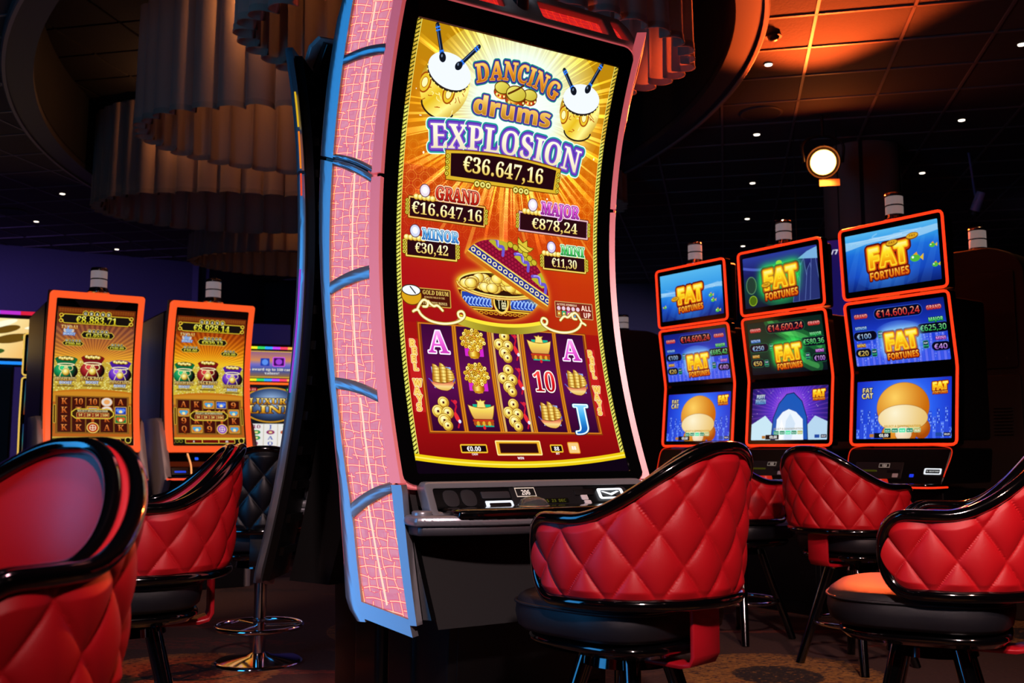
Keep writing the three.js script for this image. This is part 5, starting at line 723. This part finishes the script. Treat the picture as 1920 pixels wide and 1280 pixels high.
// ---------------------------------------------------------------- tall portrait machines with orange frames
function portraitMachine(label, pos, turn, tex, group) {
  const t = thing('slot_machine', label, 'slot machine', pos, turn, group);
  const W = 0.62, Y0 = 0.99, Y1 = 2.093, d = (y) => 0.36 * (y - 1.601) ** 2, bend = bendD(d);
  mesh('led_frame', ringFrame(rrPath(W, Y0, Y1, 0.022), rrPath(W - 0.084, Y0 + 0.046, Y1 - 0.046, 0.01), frameProf(0.05, 0.2), (v) => { bend(v); v.z -= 0.04; }), glow(0xff5a26, 1.0), t);
  mesh('frame_back', bentPlate(W + 0.014, Y0 - 0.007, Y1 + 0.007, 0.05, (v) => { bend(v); v.z -= 0.09; }), MAT.black, t);
  mesh('bezel', bentPlate(W - 0.08, Y0 + 0.04, Y1 - 0.04, 0.035, (v) => { bend(v); v.z -= 0.041; }), MAT.gloss, t);
  mesh('brand_plate', slab([[-0.16, 2.045], [0.16, 2.045], [0.11, 1.995], [-0.11, 1.995]], [], 0.006, 0.001, (v) => { bend(v); v.z -= 0.004; }), std(0x2c2a30, 0.4), t);
  const H = 0.945, g = mapVerts(at(new THREE.BoxGeometry(0.51, H, 0.006, 1, 48, 1), 0, 1.043 + H / 2, -0.003), bend); g.computeVertexNormals(); mesh('screen', g, screenMat(tex, 0.95), t);
  areaLight(t, 0xff9a40, 0.4, 0.5, 0.9, 0, 1.52, 0.05);
  mesh('body', merge([at(rbox(0.64, 1.14, 0.96, 0.02), 0, 1.47, -0.57), at(rbox(0.3, 0.16, 0.12, 0.02), 0, 0.99, -0.02)]), MAT.black, t);
  candle(t, 0, Y1, d(Y1) - 0.04, 1.25);
  for (const s of [-1, 1]) { const g2 = slab(dense([[-0.5, 0], [0.02, 0], [0.06, 0.62], [0.26, 0.8], [0.22, 0.86], [0.0, 1.2], [-0.1, 1.24], [-0.5, 1.24]], 0.2), [], 0.05, 0.008, (v) => { const x = v.x, z = v.z; v.x = z; v.z = x; }, 0.5); mesh('side_wing', at(flipWinding(g2), s > 0 ? 0.3 : -0.35, 0, 0), std(0x8c8588, 0.45, 0.2), t); }
  const con = mesh('console', slab(dense(rounded(rect(-0.29, 0.82, 0.29, 0.98), 0.01), 0.2), [], 0.3, 0.006, (v) => { v.z += -0.26 + (v.z > 0.15 ? (0.98 - v.y) * 0.7 : 0); }), MAT.gloss, t);
  const zf = (y) => 0.042 + (0.98 - y) * 0.7; mesh('number_plate', slab(rounded(rect(-0.05, 0.885, 0.02, 0.91), 0.004), [], 0.004, 0.001, (v) => { v.z += zf(v.y); }), std(0x54504c, 0.5), con); mesh('power_light', slab(rounded(rect(-0.1, 0.935, -0.075, 0.953), 0.006), [], 0.004, 0.001, (v) => { v.z += zf(v.y); }), glow(0x2060ff, 1), con);
  mesh('bill_acceptor', slab(rounded(rect(-0.28, 0.83, -0.16, 0.88), 0.006), [], 0.02, 0.002, (v) => { v.z += zf(v.y); }), MAT.black, con); mesh('bill_light', slab(rounded(rect(-0.26, 0.845, -0.18, 0.858), 0.003), [], 0.022, 0.001, (v) => { v.z += zf(v.y); }), glow(0x2050ff, 0.7), con);
  mesh('led_tube', tube([[-0.15, 0.985, 0.05], [-0.135, 0.9, zf(0.9) + 0.004], [-0.14, 0.835, zf(0.835) + 0.004]], 0.006, false, 20, 6), glow(0xffa060, 1.2), con);
  const sh = mesh('shelf', slab(rounded(rect(-0.33, 0, 0.33, 0.2), 0.03), [], 0.03, 0.006, (v) => { const q = v.z; v.z = 0.1 + v.y; v.y = 0.79 + q; v.x = -v.x; }), MAT.gloss, t); mesh('led_tube', tube([[-0.33, 0.803, 0.12], [-0.33, 0.803, 0.27], [-0.3, 0.803, 0.302], [0.3, 0.803, 0.302], [0.33, 0.803, 0.27], [0.33, 0.803, 0.12]], 0.007, false, 60, 6), glow(0xff5030, 1.0), sh);
  mesh('pedestal', slab(dense(rect(-0.29, 0, 0.29, 0.8), 0.2), [], 0.5, 0.01, (v) => { v.z -= 0.44; }), MAT.black, t);
  mesh('service_light', at(rbox(0.02, 0.07, 0.05, 0.006), -0.33, 1.2, -0.3), glow(0x10c060, 0.6), t);
  return t;
}
const LT = 31.8 * D2R;
portraitMachine('orange-framed portrait slot machine, jackpot 8.883,71, next to the yellow-framed machine', [-2.93, 0, -6.955], LT, ctex(768, 1368, (g, w, h) => drawBags(g, w, h, { wash: true, grand: '€8.883,71', major: '€1.053,73', minor: '€300,00', mini: '€100,00', chip: '#b83c10', reels: [['K', 'K', 'K', 'K'], ['10', 'J', 'K', 'K'], ['10', 'o', 'J', 'c'], ['m', 'm', 'K', 'A'], ['A', 'b', 'g', 'K']] })), 'portrait machines with orange frames');
portraitMachine('orange-framed portrait slot machine, jackpot 8.928,14, next to the rainbow-lit machine', [-2.262, 0, -7.415], LT, ctex(768, 1368, (g, w, h) => drawBags(g, w, h, { grand: '€8.928,14', major: '€839,13', minor: '€30,00', mini: '€10,00', chip: '#8a4ac8', reels: [['A', 'o', '9', 'Q'], ['K', 'J', 'K', 'o'], ['o', 'Q', 'Q', '9'], ['b', '10', 'J', 'c'], ['9', 'o', 'K', 'o']] })), 'portrait machines with orange frames');

// ---------------------------------------------------------------- two-screen machine further back, with rainbow light bars
{
  const t = thing('slot_machine', 'two-screen slot machine with rainbow light bars, gold lettering on a dark ring', 'slot machine', [-2.32, 0, -9.6], 0.3);
  const top = ctex(512, 256, (g, w, h) => { g.fillStyle = lg(g, 0, 0, 0, h, [[0, '#8a5a8a'], [0.35, '#d08a58'], [0.5, '#7a70c0'], [0.7, '#3a50a8'], [1, '#a06a30']]); g.fillRect(0, 0, w, h); rrect(g, 6, 6, w - 12, h - 12, 14, null, '#d8b030', 8); rrect(g, 170, 70, 66, 74, 8, '#1c3ca8'); disc(g, 203, 108, 22, 28, '#5a90f0'); rrect(g, 262, 60, 84, 84, 10, '#3a0c5a', '#d050f0', 8); disc(g, 304, 102, 24, 28, '#a040d8'); otext(g, 'Can award up to 100 carriage', w / 2, 176, 32, { w: 420, fill: '#fff', strokes: [['#20204a', 6]] }); otext(g, 'values!', w / 2, 212, 30, { fill: '#fff', strokes: [['#20204a', 6]] }); });
  const main = ctex(512, 720, (g, w, h) => { g.fillStyle = '#10141c'; g.fillRect(0, 0, w, h); disc(g, 256, 210, 210, 190, rg(g, 256, 180, 30, 220, [[0, '#a8c8f0'], [0.6, '#38507a'], [1, '#10182a']]), 0, '#c89020', 14); rrect(g, 4, 18, 150, 40, 18, '#8a0c14'); otext(g, '€8.598,23', 80, 39, 28, { font: 'sans-serif', w: 124, fill: '#ffb0a0' }); rrect(g, 358, 18, 150, 40, 18, '#0c5a24'); otext(g, '€1.003,96', 432, 39, 28, { font: 'sans-serif', w: 124, fill: '#a0ffb0' }); otext(g, 'LUXURY', 256, 170, 90, { w: 320, fill: ['#fff4b0', '#e8b030', '#a86008'], strokes: [['#3a1c06', 14]] }); otext(g, 'LINE', 256, 262, 120, { w: 360, fill: ['#fff4b0', '#e8b030', '#a86008'], strokes: [['#3a1c06', 14]] }); rrect(g, 4, 350, 90, 40, 18, '#123a8a'); rrect(g, 418, 350, 90, 40, 18, '#5a1c8a'); g.fillStyle = '#e8e6e2'; g.fillRect(0, 420, w, 250); const S = ['Q', '10', 'J', '9', 'O', '10', 'V', 'O', 'C', '9', 'D', 'D', 'A', 'K', 'D', 'O', '9', 'Q', 'J', '9'], C = ['#8a2c20', '#8a1c60', '#2040a8', '#1c8a40', '#b05030']; S.forEach((s, k) => { const x = 52 + (k % 5) * 102, y = 452 + Math.floor(k / 5) * 62; if ('OVCD'.includes(s)) { disc(g, x, y, 30, 24, C[(k * 3) % 5]); disc(g, x, y, 14, 11, '#f0d890'); } else otext(g, s, x, y, 54, { fill: C[k % 5] }); }); g.fillStyle = '#b8a888'; for (let k = 1; k < 5; k++) g.fillRect(k * 102, 420, 4, 250); g.fillStyle = '#80b8d8'; g.fillRect(0, 670, w, 50); });
  mesh('body', merge([at(rbox(0.72, 0.4, 0.3, 0.02), 0, 1.83, -0.17), at(rbox(0.7, 0.72, 0.34, 0.02), 0, 1.36, -0.19)]), MAT.black, t);
  const slabS = (name, y0, y1, z, tex) => { const g = new THREE.BoxGeometry(0.66, y1 - y0, 0.008); mesh(name, at(g, 0, (y0 + y1) / 2, z), screenMat(tex, 1), t); };
  slabS('top_screen', 1.7, 1.96, 0.004, top); slabS('main_screen', 1.0, 1.62, 0.004, main);
  const rain = ctex(256, 8, (g, w, h) => { ['#ff3030', '#ff9020', '#e8e020', '#30d060', '#30a0ff', '#c040f0', '#ff4060', '#ffb040', '#40e080', '#ff3030'].forEach((c, k) => { g.fillStyle = c; g.fillRect(k * 25.6, 0, 26, h); }); });
  for (const [y, m] of [[1.99, rain], [1.68, rain]]) mesh('led_bar', at(rbox(0.72, 0.022, 0.03, 0.006), 0, y, 0.0), screenMat(m, 1.2), t); for (const y of [1.645, 0.985]) mesh('led_bar', at(rbox(0.72, 0.02, 0.03, 0.006), 0, y, 0.0), glow(0xff6a20, 1.1), t);
  for (const s of [-1, 1]) mesh('gold_edge', at(rbox(0.014, 0.28, 0.014, 0.004), s * 0.345, 1.83, 0.006), std(0xb08a30, 0.3, 0.8), t);
  areaLight(t, 0xc0a0ff, 0.4, 0.6, 0.8, 0, 1.45, 0.04);
  mesh('pedestal', at(rbox(0.62, 0.98, 0.4, 0.02), 0, 0.49, -0.18), MAT.black, t); mesh('shelf', at(rbox(0.68, 0.03, 0.25, 0.01), 0, 0.8, 0.1), MAT.gloss, t);
}
{ // overhead video sign at the far left
  const t = thing('video_sign', 'wide glowing amber video sign with a rainbow light edge', 'sign', [-5.25, 0, -9.9], 0.42);
  mesh('housing', at(rbox(1.3, 0.56, 0.16, 0.02), 0, 2.13, -0.09), MAT.black, t);
  const g = new THREE.BoxGeometry(1.2, 0.4, 0.008); mesh('screen', at(g, 0, 2.13, 0), screenMat(ctex(256, 128, (c, w, h) => { c.fillStyle = lg(c, 0, 0, w, h, [[0, '#ff8a20'], [0.5, '#fff0b0'], [1, '#f0a040']]); c.fillRect(0, 0, w, h); for (let k = 0; k < 9; k++) disc(c, rr(60, 250), rr(10, 120), rr(20, 50), rr(6, 14), ['#6a4a10', '#3a5a20', '#ffffe0'][k % 3], rr(-0.8, 0)); }), 1), t);
  mesh('led_bar', at(rbox(1.3, 0.035, 0.03, 0.008), 0, 2.39, 0), screenMat(ctex(256, 8, (c, w, h) => { ['#e02040', '#e0b020', '#20c060', '#2080ff', '#c030d0', '#e02040', '#ff9020'].forEach((q, k) => { c.fillStyle = q; c.fillRect(k * 37, 0, 38, h); }); }), 1), t); mesh('led_bar', at(rbox(1.3, 0.03, 0.03, 0.008), 0, 1.88, 0), glow(0x2090ff, 1), t);
  areaLight(t, 0xffc060, 0.8, 1.2, 0.4, 0, 2.13, 0.05);
  mesh('mast', at(rbox(0.5, 1.86, 0.2, 0.02), 0, 0.93, -0.12), MAT.black, t);
}
{ // small casino sign box
  const t = thing('sign_box', 'dark blue sign box with small white lettering above the rainbow machine', 'sign', [-2.62, 0, -10.6], 0.3);
  const sx = ctex(256, 384, (g, w, h) => { g.fillStyle = '#14103c'; g.fillRect(0, 0, w, h); otext(g, 'HOLLAND', 150, 220, 44, { font: 'serif', w: 160, fill: '#dfe6ff' }); otext(g, 'CASINO', 150, 268, 44, { font: 'serif', w: 130, fill: '#dfe6ff' }); g.fillStyle = '#8a90d0'; g.fillRect(120, 310, 80, 6); });
  mesh('box', at(rbox(0.5, 0.62, 0.16, 0.01), 0, 2.05, -0.09), std(0x0c0a24, 0.6), t); mesh('sign_face', at(new THREE.BoxGeometry(0.48, 0.6, 0.006), 0, 2.05, -0.005), screenMat(sx, 0.8), t); mesh('post', at(rbox(0.14, 1.75, 0.1, 0.01), 0, 0.875, -0.09), MAT.black, t);
}
{ // hanging display behind the three-screen machines
  const t = thing('hanging_display', 'dark blue display panel hung on two thin cables behind the aurora machine', 'display', [2.62, 2.35, -8.4], -0.5);
  const tx = ctex(512, 512, (g, w, h) => { g.fillStyle = '#181058'; g.fillRect(0, 0, w, h); otext(g, 'All our games 24/7 online', 256, 60, 34, { font: 'sans-serif', w: 440, fill: '#f0f0ff' }); otext(g, 'statistics', 150, 100, 30, { font: 'sans-serif', fill: '#f0f0ff' }); });
  mesh('panel', at(rbox(0.9, 0.9, 0.06, 0.01), 0, 0, -0.035), MAT.black, t); mesh('screen', at(new THREE.BoxGeometry(0.86, 0.86, 0.006), 0, 0, 0), screenMat(tx, 0.9), t); for (const s of [-0.18, 0.18]) mesh('cable', rod([s, 0.44, -0.03], [s, CEIL - 2.35, -0.03], 0.005), MAT.dim, t);
}
{ // orange stage lamp
  const P = V(2.55, 3.35, -7.95), t = thing('stage_lamp', 'blazing orange-white stage lamp hanging from the ceiling', 'lamp', [P.x, P.y, P.z]);
  const dir = V(-0.9, -0.74, 2.6).normalize(), q = new THREE.Quaternion().setFromUnitVectors(V(0, 0, 1), V(-2.45, -2.0, 7.95).normalize());
  const tn = (g) => { g.applyQuaternion(q); return g; };
  mesh('housing', tn(at(lathe([[0.001, -0.26], [0.07, -0.25], [0.11, -0.16], [0.135, -0.02], [0.14, 0.03], [0.124, 0.03], [0.124, 0.0]], 36).rotateX(Math.PI / 2), 0, 0, 0)), MAT.black, t);
  mesh('lens', tn(at(new THREE.SphereGeometry(0.108, 32, 14, 0, 6.2832, 0, 1.2).rotateX(Math.PI / 2), 0, 0, -0.05)), glow(0xffb050, 14), t);
  mesh('barn_door', tn(at(rbox(0.16, 0.006, 0.12, 0.002).rotateX(0.5), 0.05, -0.17, 0.08)), phys(0xd0a070, 0.4, 0.6), t);
  mesh('yoke', tube([[-0.16, 0, 0], [-0.16, 0.16, 0], [0, 0.22, 0], [0.16, 0.16, 0], [0.16, 0, 0]], 0.012, false, 40, 8), MAT.black, t); mesh('stem', rod([0, 0.21, 0], [0, CEIL - P.y - 0.002, 0], 0.014), MAT.black, t);
  const l = new THREE.SpotLight(0xff5c22, 72, 0, 0.7, 0.12, 2); l.position.copy(dir.clone().multiplyScalar(0.16)); l.target.position.copy(dir.clone().multiplyScalar(4)); l.castShadow = true; l.shadow.radius = 4; t.add(l, l.target);
  const spill = new THREE.PointLight(0xff5a1c, 0.6, 0, 2); spill.position.copy(V(-2.45, -2.0, 7.95).normalize().multiplyScalar(0.03)); spill.castShadow = true; spill.shadow.radius = 3; t.add(spill);
}
function darkCabinet(label, pos, turn) {
  const t = thing('slot_machine', label, 'slot machine', pos, turn);
  const m = std(0x2a211c, 0.5);
  const out = [[-0.36, 0], [0.36, 0], [0.36, 2.12], [0.3, 2.2], [0.16, 2.26], [-0.16, 2.26], [-0.3, 2.2], [-0.36, 2.12]];
  const b = mesh('body', slab(dense(rounded(out, 0.06, 5), 0.2), [], 0.45, 0.015, (v) => { v.z -= 0.22; }), m, t);
  mesh('rear_panel', slab(rounded(rect(-0.3, 1.5, 0.3, 2.1), 0.02), [], 0.014, 0.004, (v) => { v.z = -0.22 - v.z; }), m, b); mesh('rear_door', slab(rounded(rect(-0.31, 0.3, 0.31, 1.46), 0.02), [], 0.014, 0.004, (v) => { v.z = -0.22 - v.z; }), m, b);
  for (let k = 0; k < 9; k++) for (const x of [-0.2, -0.06]) mesh('vent_slat', at(rbox(0.11, 0.008, 0.012, 0.002, 1), x, 1.1 + k * 0.02, -0.24), std(0x1a1512, 0.6), b); mesh('handle_recess', at(rbox(0.1, 0.24, 0.02, 0.01), 0.16, 1.2, -0.234), std(0x120e0c, 0.6), b);
  for (const [x, y] of [[-0.24, 1.56], [0.24, 1.56], [0, 1.56], [0.1, 1.75]]) mesh('screw', at(cyl(0.008, 0.008, 0.006, 12).rotateX(Math.PI / 2), x, y, -0.236), MAT.aluDark, b);
  candle(t, 0, 2.26, 0, 1.2); mesh('cable_duct', rod([-0.9, 2.16, 0.1], [0.9, 2.16, 0.1], 0.012), m, b);
  return t;
}
darkCabinet('unlit brown-black slot cabinet seen from behind, round shouldered, with a beacon', [3.02, 0, -6.35], 2.3);
darkCabinet('unlit dark slot cabinet between the towering machine and the far blue machine', [1.02, 0, -9.1], 0.4).scale.set(1, 0.92, 1);
{ // bullet camera
  const t = thing('security_camera', 'small pale bullet camera hanging from the dark ceiling', 'camera', [4.3, 3.28, -9.0]);
  const q = new THREE.Euler(0.5, -0.5, 0); mesh('camera_body', at(cyl(0.04, 0.045, 0.2, 24), 0, 0, 0).rotateX(0.35).rotateZ(-0.25), std(0xc8c0f0, 0.5), t); mesh('lens_hood', at(cyl(0.048, 0.048, 0.04, 24), 0, -0.1, 0).rotateX(0.35).rotateZ(-0.25), MAT.black, t); mesh('mount', rod([-0.02, 0.06, 0], [-0.06, CEIL - 3.28, 0], 0.01), std(0x8a84b8, 0.5), t);
}
// ---------------------------------------------------------------- swivel chairs with quilted wrap-around backs
const CH = { R: 0.264, flare: 0.032, yb: 0.635, top: 1.005, arm: 0.832, pm: 116 };
const shellTop = (a) => lerp(CH.top, CH.arm, sstep(4, 83, a));
function shellEnds(phi) {
  const a = Math.abs(phi) / D2R, e = clamp((a - (CH.pm - 17)) / 17), mid = (CH.arm + CH.yb) / 2 - 0.005, k = Math.sqrt(Math.max(0, 1 - e ** 2.4)), y1 = shellTop(a);
  return [mid - (mid - CH.yb) * k, mid + (y1 - mid) * k];
}
function shellAt(phi, y, off) { const R = CH.R + CH.flare * (y - CH.yb) / 0.37 + off; return V(R * Math.sin(phi) * 1.02, y, R * Math.cos(phi) + (Math.abs(phi) > 1.57 ? 0 : 0)); }
const phiOf = (u) => { const s = u * 2 - 1; return Math.sign(s) * CH.pm * D2R * (1 - Math.pow(1 - Math.abs(s), 1.35)); };
const quilt = (phi, y) => { const a = phi * 0.285, p = a / 0.128 + (y - 0.05) / 0.168, q = a / 0.128 - (y - 0.05) / 0.168; return 0.017 * Math.pow(Math.abs(Math.sin(Math.PI * p)) * Math.abs(Math.sin(Math.PI * q)), 0.42); };
const chairGeo = {
  shell: grid((u, v) => { const ph = phiOf(1 - u), [y0, y1] = shellEnds(ph), y = lerp(y0, y1, v), edge = Math.min(1, Math.min(v * (y1 - y0), (1 - v) * (y1 - y0)) / 0.03); return shellAt(ph, y, quilt(ph, y) * edge); }, 300, 96, 1.15, 0.4),
  inner: grid((u, v) => { const ph = phiOf(u) * 0.985, [y0, y1] = shellEnds(ph), y = lerp(y0, y1, v); return shellAt(ph, y, -0.032 - 0.02 * Math.sin(Math.PI * v)); }, 100, 24, 1.1, 0.4),
  edge: (() => { const half = (top) => grid((u, v) => { const ph = phiOf(top ? u : 1 - u), [y0, y1] = shellEnds(ph); return shellAt(ph * (1 - 0.015 * (1 - v)), top ? y1 : y0, lerp(-0.032, 0.0, v)).add(V(0, (top ? 1 : -1) * 0.01 * Math.sin(Math.PI * v), 0)); }, 100, 6, 1.1, 0.06); return merge([half(true), half(false)]); })(),
};
function loop(off, k, r, lift = 0) { const p = []; for (let i = 0; i <= 90; i++) { const ph = phiOf(i / 90) * k; p.push(shellAt(ph, shellEnds(phiOf(i / 90))[1] + lift, off)); } for (let i = 90; i-- > 1;) { const ph = phiOf(i / 90) * k; p.push(shellAt(ph, shellEnds(phiOf(i / 90))[0], off)); } return tube(p, r, true, 260, 10); }
chairGeo.trim = loop(0.002, 1, 0.0155, 0.004); chairGeo.trimIn = loop(-0.034, 0.985, 0.0145, 0.004);
function superDisc(rx, rz, y0, y1, round, z0) { // rounded cushion
  const n = 3.2, ring = (s, y) => [...Array(65).keys()].map((k) => { const a = k / 64 * 6.2832, c = Math.cos(a), q = Math.sin(a); return V(Math.sign(c) * Math.abs(c) ** (2 / n) * rx * s, y, z0 + Math.sign(q) * Math.abs(q) ** (2 / n) * rz * s); });
  const prof = [[0.001, y0], [0.93, y0], [0.985, y0 + 0.012], [1.01, lerp(y0, y1, 0.45)], [1.0, y1 - round], [0.975, y1 - round * 0.35], [0.92, y1 - 0.002], [0.8, y1 + 0.006], [0.4, y1 + 0.012], [0.001, y1 + 0.013]];
  const rings = prof.map(([s, y]) => ring(s, y)); return grid((u, v) => rings[Math.round(v * (prof.length - 1))][Math.round((1 - u) * 64)].clone(), 64, prof.length - 1, 1, 1);
}
chairGeo.seat = superDisc(0.245, 0.238, 0.535, 0.63, 0.03, -0.055);
chairGeo.piping = tube([...Array(48).keys()].map((k) => { const a = k / 48 * 6.2832, c = Math.cos(a), q = Math.sin(a), n = 3.2; return [Math.sign(c) * Math.abs(c) ** (2 / n) * 0.247, 0.606, -0.055 + Math.sign(q) * Math.abs(q) ** (2 / n) * 0.24]; }), 0.004, true, 160, 6);
chairGeo.under = merge([superDisc(0.215, 0.22, 0.495, 0.532, 0.012, -0.045), at(cyl(0.11, 0.12, 0.05, 32), 0, 0.475, -0.03)]);
chairGeo.bracket = (() => { const c = [[0.222, 0.66], [0.224, 0.6], [0.224, 0.5], [0.21, 0.476], [0.18, 0.468], [0.05, 0.468]], th = 0.012; return slab(dense([...c.map(([z, y]) => [z, y]), ...c.slice().reverse().map(([z, y], i) => [z - (i > 2 ? th : 0.002), y + (i > 2 ? 0 : th)])], 0.05), [], 0.11, 0.002, (v) => { const z = v.x; v.x = v.z - 0.055; v.z = z; }, 0.6); })();
chairGeo.bracket = flipWinding(chairGeo.bracket);
chairGeo.legs = [[1, 1], [1, -1], [-1, -1], [-1, 1]].map(([a, b]) => rod([a * 0.075, 0.47, -0.03 + b * 0.075], [a * 0.185, 0.0, -0.03 + b * 0.185], 0.024, 0.02, 16));
chairGeo.ring = new THREE.TorusGeometry(0.19, 0.011, 12, 72).rotateX(Math.PI / 2).translate(0, 0.2, -0.03);
function chair(name, label, [x, z], back, m = {}) {
  const t = thing(name, label, 'chair', [x, 0, z], back, m.group);
  const leather = m.leather || MAT.red;
  mesh('seat_cushion', chairGeo.seat, MAT.navy, t); mesh('seat_piping', chairGeo.piping, MAT.navy, t); mesh('seat_base', chairGeo.under, MAT.trim, t);
  const s = mesh('quilted_shell', chairGeo.shell, leather, t); mesh('inner_pad', chairGeo.inner, leather, s); mesh('edge_strip', chairGeo.edge, leather, s);
  mesh('edge_trim', chairGeo.trim, MAT.trim, t); mesh('edge_trim', chairGeo.trimIn, MAT.trim, t); mesh('back_bracket', chairGeo.bracket, m.leather ? MAT.black : MAT.redPlain, t);
  if (m.pedestal) {
    mesh('post', at(cyl(0.03, 0.03, 0.47, 28), 0, 0.245, -0.03), MAT.chrome, t); mesh('base_disc', at(lathe([[0.001, 0.05], [0.035, 0.048], [0.06, 0.034], [0.19, 0.016], [0.205, 0.01], [0.205, 0]], 56), 0, 0, -0.03), MAT.chrome, t);
    const r = mesh('foot_ring', new THREE.TorusGeometry(0.2, 0.011, 12, 72).rotateX(Math.PI / 2).translate(0, 0.17, -0.03), MAT.chrome, t); for (let k = 0; k < 3; k++) mesh('spoke', rod([0.03 * Math.cos(k * 2.09), 0.17, -0.03 + 0.03 * Math.sin(k * 2.09)], [0.2 * Math.cos(k * 2.09), 0.17, -0.03 + 0.2 * Math.sin(k * 2.09)], 0.007), MAT.chrome, r);
  } else { for (const g of chairGeo.legs) { mesh('leg', g, MAT.trim, t); } mesh('foot_ring', chairGeo.ring, MAT.chrome, t); }
  return t;
}
chair('casino_chair', 'red quilted chair in front of the towering curved machine', [0.325, -2.68], 0.77);
chair('casino_chair', 'red quilted chair with a smooth lit inner back, turned aside', [-0.86, -1.47], 2.68);
chair('casino_chair', 'red quilted chair with sweeping arm before the orange framed machines', [-1.15, -3.12], 1.98);
chair('casino_chair', 'red quilted chair with an orange lit grey seat', [1.19, -2.82], 1.1);
chair('casino_chair', 'red quilted chair backed to the viewer before the aurora machine', [1.6, -4.8], -1.0);
chair('casino_chair', 'red quilted chair half hidden before the far blue machine', [1.22, -5.5], -0.95);
chair('pedestal_chair', 'black quilted chair on a chrome pedestal with foot ring', [-1.2, -4.85], 0.25, { leather: MAT.blackLeather, pedestal: true });
renderer.render(scene, camera);
